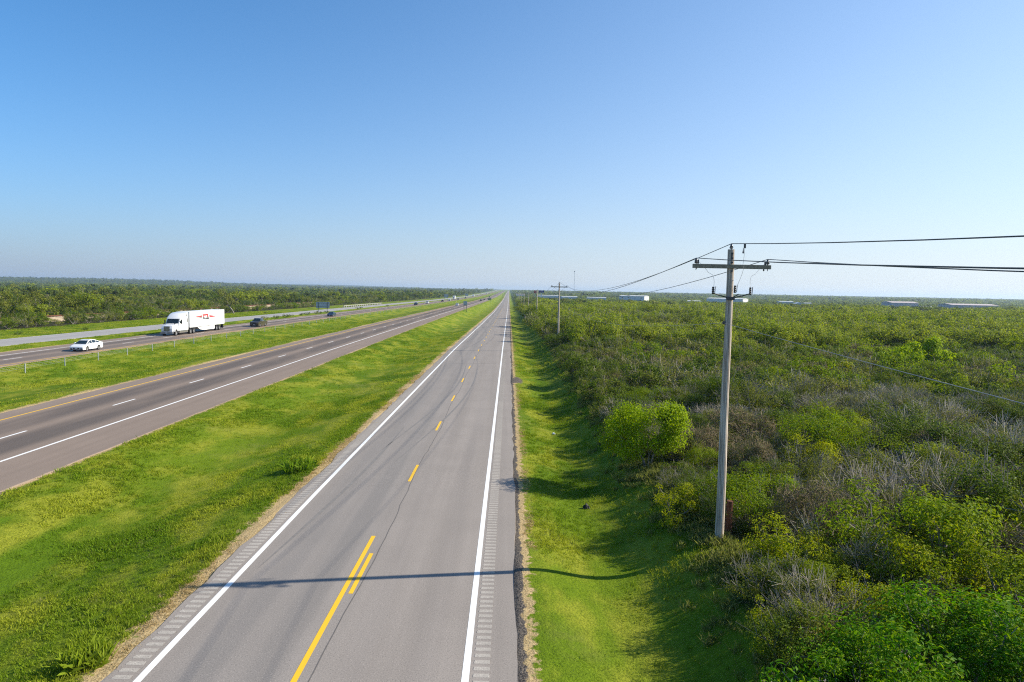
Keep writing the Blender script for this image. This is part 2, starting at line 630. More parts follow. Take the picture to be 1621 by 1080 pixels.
# ------------------------------------------------------------------ the ground
def build_ground():
    xs = []
    xs += list(-np.geomspace(125, 9000, 46)[::-1])
    xs += list(np.linspace(-118, -82, 14))
    for e0, e1, n in ((-80.4, -79.0, 6), (-78, -73, 3), (-72, -70.6, 6), (-70, -66, 5), (-65.9, -64.4, 6), (-62, -57, 3), (-55.3, -53.6, 7), (-52.5, -37, 14),
                      (-36.2, -34.6, 7), (-33, -24, 4), (-23.2, -21.2, 9), (-20.6, -10.6, 14), (-10.3, -8.9, 10), (-8, -1, 4), (0.0, 1.4, 12), (1.7, 9.5, 18), (10, 60, 18)):
        xs += list(np.linspace(e0, e1, n))
    xs += list(np.geomspace(66, 9000, 46))
    xs = np.array(sorted(xs))
    ys = YR
    gx, gy = np.meshgrid(xs, ys)
    h = terr_h(gx, gy)
    paved = np.zeros_like(gx)
    for a, b in ((XE['fl'], XE['fr']), (XE['hl'], XE['hr']), (XE['cf'], XE['cn']), (XE['gf'], XE['gn'])):
        paved = np.maximum(paved, smooth(a - 0.02, a + 0.12, gx) * (1 - smooth(b - 0.12, b + 0.02, gx)))
    rough = np.zeros_like(h)
    for (j, i), _ in np.ndenumerate(rough[ys < 400] if False else rough[:int((ys < 250).sum())]):
        p = Vector((gx[j, i] * 0.33, gy[j, i] * 0.25, 0))
        rough[j, i] = mnoise.noise(p) * 0.07 + mnoise.noise(p * 0.3) * 0.10
    h = h + rough * (1 - paved) * np.clip((np.abs(gx) > -1), 0, 1) * 1.0
    off = -0.05 * paved - 0.015 * (1 - paved)
    h = h + off
    # keep the shoulders of the turf at the pavement edge level
    straw = np.zeros_like(gx)
    grit = np.zeros_like(gx)

    def edge_band(x, e, side, w):
        d = (gx - e) * side
        return np.where((d > -0.3), np.clip(1 - d / w, 0, 1), 0.0)
    straw = np.maximum(straw, edge_band(gx, XE['fl'], -1, 1.3) * 1.0)
    straw = np.maximum(straw, edge_band(gx, XE['fr'] + 0.12, 1, 0.75) * 0.95)
    straw = np.maximum(straw, edge_band(gx, XE['hl'], 1, -1) * 0)
    straw = np.maximum(straw, edge_band(gx, XE['hl'], -1, 1.4) * 0.75)
    straw = np.maximum(straw, edge_band(gx, XE['hr'], 1, 0.8) * 0.7)
    straw = np.maximum(straw, edge_band(gx, XE['cn'], 1, 1.2) * 0.8)
    straw = np.maximum(straw, edge_band(gx, XE['cf'], -1, 1.2) * 0.7)
    straw = np.maximum(straw, edge_band(gx, XE['gf'], -1, 1.0) * 0.55)
    grit = np.maximum(grit, edge_band(gx, XE['fr'], 1, 0.48) * 0.95)
    grit = np.maximum(grit, np.exp(-((gx - 0.9) / 0.8) ** 2 - ((gy - 71.5) / 3.0) ** 2) * 1.1)
    soil = np.maximum(smooth(5.4, 7.6, gx), smooth(-92, -97, gx))
    sand = 0.62 * np.exp(-((gx + 112) / 3.0) ** 2) * smooth(120, 150, gy) * (1 - smooth(330, 420, gy))
    sand = np.maximum(sand, 0.42 * smooth(-2000, -3500, gx) * smooth(2500, 3500, gy))
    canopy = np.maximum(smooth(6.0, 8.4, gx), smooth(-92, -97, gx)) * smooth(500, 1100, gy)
    ny, nx = gx.shape
    idx = np.arange(ny * nx).reshape(ny, nx)
    f = np.stack([idx[:-1, :-1], idx[:-1, 1:], idx[1:, 1:], idx[1:, :-1]], -1).reshape(-1, 4)
    me = mesh_np('ground', np.stack([gx, gy, h], -1).reshape(-1, 3), f,
                 dict(straw=straw.ravel(), grit=grit.ravel(), soil=soil.ravel(), sand=sand.ravel(), canopy=canopy.ravel()), M_TURF, True)
    o = link('ground', me)
    setp(o, 'rolling green verges and brushland floor reaching to the horizon', kind='structure')
    return o


GROUND = build_ground()


def strip(name, x0, x1, y0, y1, dz, mat, parent=None, wob0=0.0, wob1=0.0, thick=0.0):
    """a sheet lying on the road surface, with a skirt of given thickness"""
    ys = [y0] + [y for y in YR if y0 < y < y1] + [y1]
    ys = np.array(ys)
    xa = np.full(len(ys), x0)
    xb = np.full(len(ys), x1)
    if wob0:
        xa = xa + np.array([mnoise.noise(Vector((y * 0.9, x0, 3))) for y in ys]) * wob0
    if wob1:
        xb = xb + np.array([mnoise.noise(Vector((y * 0.9, x1, 5))) for y in ys]) * wob1
    za = np.interp(ys, YR, base_h(np.full(len(YR), (x0 + x1) / 2), YR)) + dz
    n = len(ys)
    v = [np.stack([xa, ys, za], -1), np.stack([xb, ys, za], -1)]
    i = np.arange(n - 1)
    f = [np.stack([i, i + n, i + n + 1, i + 1], -1)]
    if thick:
        v += [np.stack([xa - 0.03, ys, za - thick], -1), np.stack([xb + 0.03, ys, za - thick], -1)]
        f += [np.stack([i + 2 * n, i, i + 1, i + 1 + 2 * n], -1), np.stack([i + n, i + 3 * n, i + 3 * n + 1, i + n + 1], -1)]
    return link(name, mesh_np(name, np.concatenate(v), np.concatenate(f), None, mat), parent)


YFAR = 4500.0
road = strip('frontage_road', XE['fl'], XE['fr'], -55, YFAR, 0.0, M_ROAD, None, 0.20, 0.12, 0.12)
setp(road, 'grey two way frontage road with white edge lines and yellow dashes', kind='structure')
hwy = strip('highway_carriageway', XE['hl'], XE['hr'], -55, YFAR, 0.0, M_HWY, None, 0.1, 0.1, 0.12)
setp(hwy, 'dark two lane highway carriageway between frontage grass and median', kind='structure')
cwy = strip('highway_carriageway', XE['cf'], XE['cn'], -55, YFAR, 0.0, M_HWY, None, 0.1, 0.1, 0.12)
setp(cwy, 'oncoming highway carriageway beyond the cable barrier', kind='structure')
fwy = strip('service_road', XE['gf'], XE['gn'], -55, YFAR, 0.0, M_FAR_ROAD, None, 0.1, 0.1, 0.12)
setp(fwy, 'pale service road beyond the oncoming carriageway', kind='structure')

strip('edge_line', -8.62, -8.44, -55, 2500, 0.005, M_WHITE, road)
strip('edge_line', -0.97, -0.79, -55, 2500, 0.005, M_WHITE, road)
strip('centre_line', -4.98, -4.83, -55, 25.2, 0.005, M_YELLOW, road)


def dashes(parent, x0, x1, first, cycle, length, n, mat, name='lane_dash'):
    for k in range(n):
        y0 = first + k * cycle
        strip(name, x0, x1, y0, y0 + length, 0.005, mat, parent)


dashes(road, -4.72, -4.58, 20.3, 12.3, 3.2, 40, M_YELLOW)
strip('edge_line', -26.05, -25.87, -55, 2500, 0.005, M_WHITE, hwy)
strip('edge_line', -33.75, -33.57, -55, 2500, 0.005, M_YELLOW2, hwy)
dashes(hwy, -29.85, -29.69, 39.2, 12.45, 3.1, 45, M_WHITE)
strip('edge_line', -62.55, -62.37, -55, 2500, 0.005, M_WHITE, cwy)
strip('edge_line', -55.35, -55.17, -55, 2500, 0.005, M_YELLOW2, cwy)
dashes(cwy, -58.95, -58.79, 80.2, 12.45, 3.1, 40, M_WHITE)
strip('edge_line', -79.3, -79.18, 60, 1500, 0.005, M_WHITE, fwy)


def wavy_strip(name, pts, w, dz, mat, parent):
    pts = np.array(pts, float)
    d = np.gradient(pts, axis=0)
    d /= np.linalg.norm(d, axis=1)[:, None] + 1e-9
    nrm = np.stack([d[:, 1], -d[:, 0]], -1)
    w = np.broadcast_to(np.asarray(w, float), (len(pts),))
    a = pts + nrm * w[:, None] / 2
    b = pts - nrm * w[:, None] / 2
    v = []
    for q in (a, b):
        z = np.array([road_z(-5.0, y) for y in q[:, 1]]) + dz
        v.append(np.concatenate([q, z[:, None]], 1))
    n = len(pts)
    i = np.arange(n - 1)
    f = np.stack([i + n, i, i + 1, i + n + 1], -1)
    return link(name, mesh_np(name, np.concatenate(v), f, None, mat), parent)


# the tar seam that wanders along the middle, and the arcs of rubber
yy = np.arange(8, 330, 1.0)
seam = np.stack([-4.50 + 0.07 * np.sin(yy * 0.31) + np.array([mnoise.noise(Vector((y * 0.6, 0, 9))) for y in yy]) * 0.08, yy], -1)
wavy_strip('tar_and_shadow_line', seam, 0.032 + 0.02 * np.array([mnoise.noise(Vector((y, 4, 2))) for y in yy]), 0.003, M_TAR_AND_SHADOW, road)
for (xa, ya, xb, yb, bow, w) in ((-7.3, 38, -5.3, 88, 1.25, 0.16), (-6.0, 36, -3.75, 84, 1.2, 0.15), (-8.1, 22, -6.9, 46, 0.3, 0.16)):
    t = np.linspace(0, 1, 40)
    wavy_strip('tyre_mark', np.stack([xa + (xb - xa) * t + bow * np.sin(t * math.pi), ya + (yb - ya) * t], -1),
               w * np.sin(t * math.pi) ** 0.5 + 0.005, 0.0035, M_SKID, road)
# second pole's cast shadow, painted as a dark line across the road
for y in (88.0,):
    wavy_strip('tar_and_shadow_line', [(x, y + 0.12 * math.sin(x)) for x in np.linspace(-9.3, 0.35, 14)], 0.10, 0.0035, M_TAR_AND_SHADOW, road)


# milled rumble grooves: a shallow dished plate each
def rumble_mesh(w):
    mb = MB()
    L = 0.085
    vs = []
    for i, x in enumerate(np.linspace(-w / 2, w / 2, 5)):
        for yv, z in ((-L, 0.0), (-L * 0.6, 0.006), (L * 0.6, 0.006), (L, 0.0)):
            vs.append((x + 0.012 * math.sin(i * 2.1 + yv * 40), yv + 0.006 * math.sin(i * 3.3), z))
    fs = [(i * 4 + k, i * 4 + k + 1, i * 4 + k + 5, i * 4 + k + 4) for i in range(4) for k in range(3)]
    mb.add(vs, fs)
    return mb.mesh('rumble_groove', M_RUMBLE)


rm_l = rumble_mesh(0.44)
rm_r = rumble_mesh(0.40)
for side, xc, me in ((-1, -8.96, rm_l), (1, -0.50, rm_r)):
    for k in range(150):
        y = 12.0 + k * 0.305
        o = link('rumble_groove', me, road, (xc, y, road_z(xc, y) + 0.002))
    vs, fs = [], []
    for k in range(150, 620):
        y = 12.0 + k * 0.305
        z = road_z(xc, y) + 0.005
        n = len(vs)
        vs += [(xc - 0.2, y - 0.07, z), (xc + 0.2, y - 0.07, z), (xc + 0.2, y + 0.07, z), (xc - 0.2, y + 0.07, z)]
        fs.append((n, n + 1, n + 2, n + 3))
    o = link('rumble_strip', mesh_np('rumble_strip', vs, fs, None, M_RUMBLE), road)
    o['kind'] = 'stuff'

# ------------------------------------------------------------------ plants
M_BARK = bark_mat('grey_bark', (0.14, 0.12, 0.10), (0.28, 0.25, 0.22))
M_TWIG = bark_mat('dead_twig', (0.165, 0.120, 0.066), (0.35, 0.265, 0.16))
M_LIMB = bark_mat('bleached_limb', (0.28, 0.23, 0.175), (0.52, 0.45, 0.36))
LEAF = {
    'olive': leaf_mat('olive_leaf', (0.125, 0.160, 0.015), (0.175, 0.198, 0.024), (0.250, 0.248, 0.046)),
    'grey_green': leaf_mat('grey_green_leaf', (0.140, 0.172, 0.032), (0.182, 0.198, 0.046), (0.265, 0.258, 0.076)),
    'dark': leaf_mat('dark_leaf', (0.064, 0.116, 0.007), (0.102, 0.148, 0.012), (0.180, 0.225, 0.020)),
    'bright': leaf_mat('bright_leaf', (0.130, 0.215, 0.005), (0.170, 0.230, 0.007), (0.260, 0.300, 0.010), 0.42),
    'yellow': leaf_mat('yellow_green_leaf', (0.230, 0.300, 0.006), (0.270, 0.310, 0.006), (0.420, 0.410, 0.010), 0.42),
    'vivid': leaf_mat('vivid_leaf', (0.065, 0.190, 0.002), (0.095, 0.215, 0.003), (0.220, 0.320, 0.006), 0.42),
    'lime': leaf_mat('lime_leaf', (0.200, 0.320, 0.003), (0.240, 0.340, 0.004), (0.350, 0.420, 0.006), 0.42),
    'mesquite': leaf_mat('mesquite_leaf', (0.175, 0.245, 0.014), (0.240, 0.290, 0.020), (0.330, 0.350, 0.030), 0.40),
    'wood': leaf_mat('woodland_leaf', (0.048, 0.080, 0.012), (0.080, 0.106, 0.018), (0.118, 0.142, 0.026), 0.3),
    'sparse': leaf_mat('sparse_leaf', (0.105, 0.135, 0.020), (0.140, 0.155, 0.030), (0.200, 0.200, 0.050)),
}


def unit(v):
    return v / (np.linalg.norm(v, axis=-1, keepdims=True) + 1e-9)


def skeleton(r, h, spread, stems, levels, split=2.4, r0=0.05, lean=0.8, droop=0.0, wig=0.35, kink=0.07):
    """a branching frame from the ground up: segments (p0, p1, ra, rb) and the tips"""
    segs = []
    tips = []
    front = []
    for i in range(stems):
        a = 2 * math.pi * (i + r.rand() * 0.8) / stems
        tilt = lean * (0.35 + 0.65 * r.rand()) if stems > 1 else 0.15 * r.rand()
        d = np.array([math.cos(a) * math.sin(tilt) * spread / h * 1.6, math.sin(a) * math.sin(tilt) * spread / h * 1.6, math.cos(tilt)])
        front.append((np.array([math.cos(a) * 0.1, math.sin(a) * 0.1, -0.15]), unit(d), r0 * (0.7 + 0.6 * r.rand()), 0))
    L0 = h / levels * 1.15
    while front:
        p, d, ra, lv = front.pop()
        L = L0 * (0.75 + 0.5 * r.rand()) * (0.88 ** lv)
        mid = p + d * L * 0.5 + r.randn(3) * L * kink
        q = p + d * L + r.randn(3) * L * 0.05
        q[2] = max(q[2], 0.1)
        rb = ra * 0.72
        segs.append((p, mid, ra, (ra + rb) / 2))
        segs.append((mid, q, (ra + rb) / 2, rb))
        if lv + 1 >= levels:
            tips.append(q)
            continue
        n = int(split) + (1 if r.rand() < split - int(split) else 0)
        for k in range(n):
            dd = unit(d + r.randn(3) * wig * (1.0 if k else 0.6) + np.array([0, 0, 0.12 - droop * lv]))
            front.append((q, dd, rb * (0.9 if k == 0 else 0.7), lv + 1))
    return segs, np.array(tips)


def tubes_mesh(name, segs, mat, sides=3, rmin=0.0):
    p0 = np.array([s[0] for s in segs])
    p1 = np.array([s[1] for s in segs])
    ra = np.maximum(np.array([s[2] for s in segs]), rmin)
    rb = np.maximum(np.array([s[3] for s in segs]), rmin)
    d = unit(p1 - p0)
    ref = np.where(np.abs(d[:, 2:3]) > 0.9, np.array([[1.0, 0, 0]]), np.array([[0, 0, 1.0]]))
    a = unit(np.cross(d, ref))
    b = np.cross(d, a)
    v = []
    for p, rr in ((p0, ra), (p1, rb)):
        for k in range(sides):
            t = 2 * math.pi * k / sides
            v.append(p + (a * math.cos(t) + b * math.sin(t)) * rr[:, None])
    v = np.stack(v, 1)           # seg, 2*sides, 3
    n = len(segs)
    base = (np.arange(n) * 2 * sides)[:, None]
    f = []
    for k in range(sides):
        k2 = (k + 1) % sides
        f.append(np.concatenate([base + k, base + k2, base + sides + k2, base + sides + k], 1))
    return mesh_np(name, v.reshape(-1, 3), np.concatenate(f), None, mat)


def leaves_np(r, centres, radii, n, l, w, shell=0.55, up=0.35, flat=0.75):
    """diamond leaves spread through clumps: each leaf roughly faces away from the middle of its clump"""
    wgt = radii ** 2
    ci = r.choice(len(centres), n, p=wgt / wgt.sum())
    d = unit(r.randn(n, 3))
    rad = radii[ci] * (shell + (1 - shell) * r.rand(n)) * (0.8 + 0.4 * r.rand(n))
    p = centres[ci] + d * rad[:, None] * np.array([1, 1, flat])
    mid = centres.mean(0) * np.array([1, 1, 0.6])
    nn = unit(d * 0.7 + 0.5 * unit(p - mid) + r.randn(n, 3) * 0.38 + np.array([0, 0, up]))
    t = unit(np.cross(nn, unit(r.randn(n, 3))))
    b = np.cross(nn, t)
    ll = l * (0.6 + 0.8 * r.rand(n))[:, None]
    ww = w * (0.6 + 0.8 * r.rand(n))[:, None]
    bend = nn * ll * 0.12
    v = np.stack([p - t * ll / 2 - bend, p + b * ww / 2, p + t * ll / 2 - bend, p - b * ww / 2], 1)
    v[:, :, 2] = np.maximum(v[:, :, 2], 0.02)
    f = np.arange(n * 4).reshape(n, 4)
    return v.reshape(-1, 3), f


def plant_meshes(kind, seed, lod):
    """-> (trunk mesh, crown mesh) of one plant about its base"""
    r = np.random.RandomState(seed)
    S = dict(
        olive=dict(h=2.3, sp=1.5, stems=6, lv=4, cl=0.42, n=5200, l=0.085, w=0.045),
        grey_green=dict(h=2.0, sp=1.5, stems=7, lv=4, cl=0.40, n=4200, l=0.075, w=0.04),
        dark=dict(h=2.5, sp=1.6, stems=5, lv=4, cl=0.50, n=6500, l=0.095, w=0.055),
        bright=dict(h=2.6, sp=1.7, stems=5, lv=4, cl=0.50, n=6500, l=0.12, w=0.05),
        vivid=dict(h=2.6, sp=1.7, stems=6, lv=4, cl=0.52, n=9000, l=0.12, w=0.05),
        lime=dict(h=3.0, sp=1.6, stems=5, lv=4, cl=0.58, n=13000, l=0.13, w=0.07),
        yellow=dict(h=1.7, sp=1.2, stems=5, lv=4, cl=0.34, n=4000, l=0.085, w=0.05),
        mesquite=dict(h=3.9, sp=2.6, stems=4, lv=5, cl=0.85, n=9000, l=0.17, w=0.075),
        woodland=dict(h=5.2, sp=2.6, stems=3, lv=5, cl=0.95, n=7000, l=0.20, w=0.11),
        bare=dict(h=2.3, sp=1.7, stems=8, lv=5, cl=0.35, n=3600, l=0.07, w=0.035),
    )[kind]
    lv = S['lv'] if lod == 0 else max(3, S['lv'] - (1 if kind not in ('bare',) else 0))
    if kind == 'bare':
        segs, tips = skeleton(r, S['h'], S['sp'], S['stems'], lv + (1 if lod == 0 else 0), 2.35, 0.016, 1.0, 0.02, 0.5, 0.15)
        rmin = 0.006 if lod == 0 else 0.014
        trunk = [s for s in segs if s[2] > 0.0072]
        twig = [s for s in segs if s[2] <= 0.0072]
        tm = tubes_mesh('trunk', trunk, M_LIMB, 4, 0.007)
        # twigs plus a few leaves, one mesh with two materials
        extra = []
        for q in tips:
            for _ in range(3 if lod == 0 else 1):
                dd = unit(r.randn(3) + np.array([0, 0, 0.3]))
                extra.append((q, q + dd * (0.18 + 0.25 * r.rand()), 0.006, 0.003))
        cm = tubes_mesh('crown', twig + extra, M_TWIG, 3, rmin)
        nl = S['n'] if lod == 0 else 750
        k = 1 if lod == 0 else 1.9
        v, f = leaves_np(r, tips, np.full(len(tips), 0.3), nl, S['l'] * k, S['w'] * k)
        lm = mesh_np('leaves', v, f, None, LEAF['sparse'])
        bm = bmesh.new()
        bm.from_mesh(cm)
        nf = len(bm.faces)
        bm.from_mesh(lm)
        bm.faces.ensure_lookup_table()
        for q in bm.faces[nf:]:
            q.material_index = 1
        bm.to_mesh(cm)
        bm.free()
        bpy.data.meshes.remove(lm)
        cm.materials.append(LEAF['sparse'])
        return tm, cm
    wig = 0.42 if kind in ('mesquite', 'woodland') else 0.5
    segs, tips = skeleton(r, S['h'], S['sp'], S['stems'], lv, 2.3, 0.10 if kind in ('mesquite', 'woodland') else 0.045, 0.95, 0.0, wig)
    if kind in ('olive', 'grey_green', 'dark', 'mesquite') and lod < 2:
        for t in tips[:: (1 if kind != 'dark' else 3)]:
            for _ in range(3 if lod == 0 else 1):
                dd = unit(r.randn(3) * 0.6 + unit(t * np.array([1, 1, 0.3])) * 0.6 + np.array([0, 0, 0.8]))
                segs.append((t, t + dd * r.uniform(0.35, 0.85) * (1.4 if kind == 'mesquite' else 1.0), 0.008, 0.004))
    tm = tubes_mesh('trunk', segs, M_LIMB if kind == 'grey_green' else M_BARK, 4 if lod == 0 else 3, 0.006 if lod == 0 else 0.012)
    if len(tips) > 60:
        tips = tips[r.choice(len(tips), 60, replace=False)]
    low = tips * np.array([0.75, 0.75, 0.55]) + r.randn(*tips.shape) * 0.15
    cen = np.concatenate([tips, low[: len(low) // 2]])
    rad = S['cl'] * (0.55 + 0.75 * r.rand(len(cen)))
    n, k = {0: (S['n'], 1.0), 1: (S['n'] // 4, 1.9), 2: (S['n'] // 18, 3.9), 3: (S['n'] // 60, 6.8)}[lod]
    v, f = leaves_np(r, cen, rad, n, S['l'] * k, S['w'] * k)
    leaf = 'wood' if kind == 'woodland' else kind
    if kind == 'woodland' and seed % 3 == 1:
        leaf = 'dark'
    if kind == 'woodland' and seed % 3 == 2:
        leaf = 'olive'
    cm = mesh_np('crown', v, f, None, LEAF[leaf])
    return tm, cm


_pm = {}


def plant(kind, variant, lod):
    key = (kind, variant, lod)
    if key not in _pm:
        _pm[key] = plant_meshes(kind, 100 + variant * 7 + sum(map(ord, kind)), lod)
    return _pm[key]


def put_plant(name, kind, variant, lod, x, y, sc, rz, label, cat, group, sz=1.0):
    tm, cm = plant(kind, variant, lod)
    z = float(terr_h(x, y))
    o = empty(name, (x, y, z - 0.03), rz)
    o.scale = (sc, sc, sc * sz)
    setp(o, label, cat, group)
    link('trunk', tm, o)
    link('crown', cm, o)
    return o


def brush_edge(y):
    """where the brush begins beside the mown verge"""
    y = np.asarray(y, float)
    return np.interp(y, [0, 12, 18, 25, 29, 36, 60, 100, 200, 400, 1300, 5000], [5.8, 6.0, 6.8, 7.5, 6.9, 6.8, 7.1, 7.4, 7.2, 8.0, 10, 12]) \
        + 0.35 * np.sin(y * 0.9) + 0.25 * np.sin(y * 2.3 + 1)


# --- hand placed plants that stand out
put_plant('leafy_tree', 'lime', 0, 0, 6.95, 33.12, 0.84, 0.4, 'tall yellow-green tree on the grass edge just beyond the first utility pole', 'tree', None, 1.34)
put_plant('leafy_shrub', 'vivid', 1, 0, 9.42, 13.45, 1.15, 1.0, 'large vivid green shrub at the near end of the brush', 'shrub', None, 0.82)
put_plant('leafy_shrub', 'vivid', 2, 0, 7.50, 12.81, 0.80, 2.2, 'smaller vivid green shrub between the large vivid green one and the grass', 'shrub', None, 0.85)
put_plant('leafy_shrub', 'vivid', 0, 0, 11.16, 14.09, 0.8, 4.0, 'vivid green shrub on the brush flank of the large vivid green one', 'shrub', None, 0.85)
put_plant('leafy_shrub', 'yellow', 0, 0, 8.69, 20.50, 0.95, 0.0, 'yellow-flushed shrub in front of the weathered first pole', 'shrub', None)
put_plant('leafy_shrub', 'bright', 1, 0, 9.15, 25.25, 0.80, 1.0, 'yellow-green shrub just behind the rusty post at the first pole', 'shrub', None)
put_plant('leafy_shrub', 'yellow', 2, 0, 6.59, 25.99, 0.80, 3.0, 'small yellow-green shrub at the grass beside the first pole', 'shrub', None)
put_plant('leafy_shrub', 'yellow', 0, 0, 11.35, 18.85, 0.75, 2.0, 'yellow-tipped shrub amid grey twigs past the first pole', 'shrub', None)
put_plant('leafy_shrub', 'yellow', 1, 0, 14.27, 19.21, 0.75, 5.0, 'yellow-tipped shrub deep in the grey thicket', 'shrub', None)
put_plant('leafy_tree', 'mesquite', 1, 0, 18.48, 29.74, 0.70, 0.7, 'round green mesquite rising over the grey thicket', 'tree', None, 0.85)
put_plant('leafy_tree', 'bright', 2, 0, 16.10, 35.23, 1.10, 0.7, 'soft bright green tree beyond the grey thicket', 'tree', None, 1.0)
put_plant('leafy_tree', 'lime', 1, 1, 44.84, 75.03, 1.35, 0.7, 'lone bright yellow-green round tree in the middle of the brush', 'tree', None, 0.95)
for i_, (kd_, x_, y_, s_, lb_) in enumerate((
        ('olive', 7.3, 18.3, 0.62, 'low olive shrub at the grass edge in front of the first pole'),
        ('grey_green', 8.1, 17.2, 0.66, 'low grey-green shrub beside the olive one in front of the first pole'),
        ('yellow', 6.9, 16.5, 0.66, 'low yellow-flushed shrub at the grass edge near the vivid green shrubs'),
        ('bright', 8.7, 18.9, 0.55, 'low bright green shrub on the brush side of the first pole foot'),
        ('dark', 6.6, 14.9, 0.62, 'low dark green shrub at the grass edge beside the vivid green shrubs'),
        ('olive', 7.6, 15.6, 0.70, 'olive shrub crowding the smaller vivid green shrub'),
        ('yellow', 9.6, 17.4, 0.75, 'yellow-flushed shrub behind the vivid green shrubs'))):
    put_plant('leafy_shrub', kd_, i_ % 4, 0, x_, y_, s_, i_ * 1.3, lb_, 'shrub', None, 0.95)
HAND = [(7.3, 18.3, 0.6), (8.1, 17.2, 0.6), (6.9, 16.5, 0.6), (8.7, 18.9, 0.6), (6.6, 14.9, 0.6), (7.6, 15.6, 0.6), (9.6, 17.4, 0.6), (6.63, 33.12, 1.70), (9.42, 13.45, 2.00), (7.50, 12.81, 1.00), (11.16, 14.09, 1.10), (8.60, 20.68, 0.80), (8.88, 24.98, 0.90), (6.77, 25.44, 0.60), (11.35, 19.21, 0.60), (14.27, 19.67, 0.60), (18.48, 29.74, 1.90), (16.10, 35.23, 1.90), (44.84, 75.03, 2.50), (7.40, 23.17, 1.20), (6.41, 21.96, 0.90)]

# --- the brush on the pole side: candidates on a loosened grid
cand = []


def jitter_grid(y0, y1, spacing, xmax_k, x_from=None):
    out = []
    y = y0
    while y < y1:
        x0 = float(brush_edge(y)) if x_from is None else x_from
        x1 = xmax_k * (y + 8) + 6
        x = x0 + spacing * 0.35
        while x < x1:
            out.append((x + rng.uniform(-.42, .42) * spacing, y + rng.uniform(-.42, .42) * spacing))
            x += spacing
        y += spacing
    return out


near_pts = jitter_grid(8, 130, 1.75, 0.80)
near_pts += [(float(brush_edge(y)) + rng.uniform(0.25, 0.9), y + rng.uniform(-0.4, 0.4)) for y in np.arange(29, 130, 1.5)]
for (x, y) in near_pts:
    if x < float(brush_edge(y)) + 0.15:
        x = float(brush_edge(y)) + 0.2
    if any((x - a) ** 2 + (y - b) ** 2 < c * c for a, b, c in HAND):
        continue
    px, py, d = project(np.array(x), np.array(y), np.array(terr_h(x, y) + 1.0))
    if px < -250 or px > 1621 + 200 or py > 1350:
        continue
    # open ground round the foot of the pole, seen from the road
    if 19.3 < y < 24.2 and abs(x - 0.32 * y) < 1.35:
        continue
    # what grows here: broad patches of grey thicket and of green
    pn = mnoise.noise(Vector((x * 0.085, y * 0.055, 1.3)))
    pn2 = mnoise.noise(Vector((x * 0.2, y * 0.2, 7.7)))
    u = rng.rand()
    edge_d = x - float(brush_edge(y))
    if y > 100 + 14 * pn2 and u < 0.5 and edge_d > 4:
        kind = 'mesquite'
    elif edge_d < 2.4:
        kind = 'dark' if u < 0.62 else ('olive' if u < 0.86 else ('bright' if u < 0.89 else 'grey_green'))
    elif pn2 > 0.36:
        kind = 'bright' if u < 0.6 else 'dark'
    elif u < 0.17 + 0.34 * pn:
        kind = 'bare'
    elif u < 0.44:
        kind = 'grey_green'
    elif u < 0.72:
        kind = 'olive'
    elif u < 0.90:
        kind = 'dark'
    else:
        kind = 'bright' if u < 0.975 else 'yellow'
    if 16 < y < 34 and edge_d > 1.5 and kind in ('dark', 'olive') and rng.rand() < 0.55:
        kind = ('yellow', 'bright', 'grey_green', 'grey_green', 'bare')[rng.randint(5)]
    if y < 16.5 and edge_d < 6:
        kind = 'vivid' if u < 0.45 else ('dark' if u < 0.8 else 'olive')
    elif y < 21 and edge_d < 5 and kind == 'bright':
        kind = 'dark'
    sc = (0.48 + 0.80 * rng.rand() ** 1.5) * (0.82 if edge_d < 5.5 else 1.0)
    if rng.rand() < 0.10 and edge_d > 2:
        continue
    if edge_d < 2.2:
        fr_n = mnoise.noise(Vector((3.1, y * 0.21, 0))) + 0.5 * mnoise.noise(Vector((9.1, y * 0.5, 0)))
        sc = 0.50 + 0.62 * fr_n + 0.10 * rng.rand()
        if y < 31:
            sc = min(sc, 0.72 if y < 19 else 0.55)
        if sc < 0.30:
            continue
    if kind == 'mesquite':
        sc *= 1.05
    if kind == 'bare':
        sc *= 1.05
    if 14 < y < 24.5 and abs(x - 0.32 * y) < 2.6:
        sc = min(sc, 0.5)
    size = sc * FPX / d * {'mesquite': 1.8}.get(kind, 1.0)
    vis = 1.0 if (-20 < px < 1660 and py < 1130) else 0.05
    cand.append(dict(kind=kind, x=x, y=y, sc=sc, d=float(d), size=float(size) * vis, rz=rng.uniform(0, 6.28), sz=rng.uniform(0.8, 1.1)))

cand.sort(key=lambda c: -c['size'])
NAMES = dict(olive=('leafy_shrub', 'olive shrub'), grey_green=('leafy_shrub', 'grey-green shrub'), dark=('leafy_shrub', 'dark green shrub'),
             bright=('leafy_shrub', 'bright green shrub'), yellow=('leafy_shrub', 'yellow-green shrub'), vivid=('leafy_shrub', 'vivid green shrub'), bare=('bare_shrub', 'bare grey shrub'),
             mesquite=('mesquite_tree', 'pale green mesquite'))
LIMIT = dict(leafy_shrub=285, bare_shrub=200, mesquite_tree=120)
count = {}
stuff_pts = []


def zone_label(c):
    y, e = c['y'], c['x'] - float(brush_edge(c['y']))
    side = 'at the grass edge' if e < 1.3 else ('inside brush edge' if e < 8 else 'deep in brush')
    rowt = 'before pole one' if y < 24 else ('past pole one' if y < 45 else ('midway to pole two' if y < 85 else ('around pole two' if y < 112 else 'beyond pole two')))
    return side + ' ' + rowt


ADJ = dict(olive='olive', grey_green='grey-green', dark='dark', bright='bright', yellow='yellow', vivid='vivid', bare='bare', mesquite='mesquite',
           woodland='woodland')


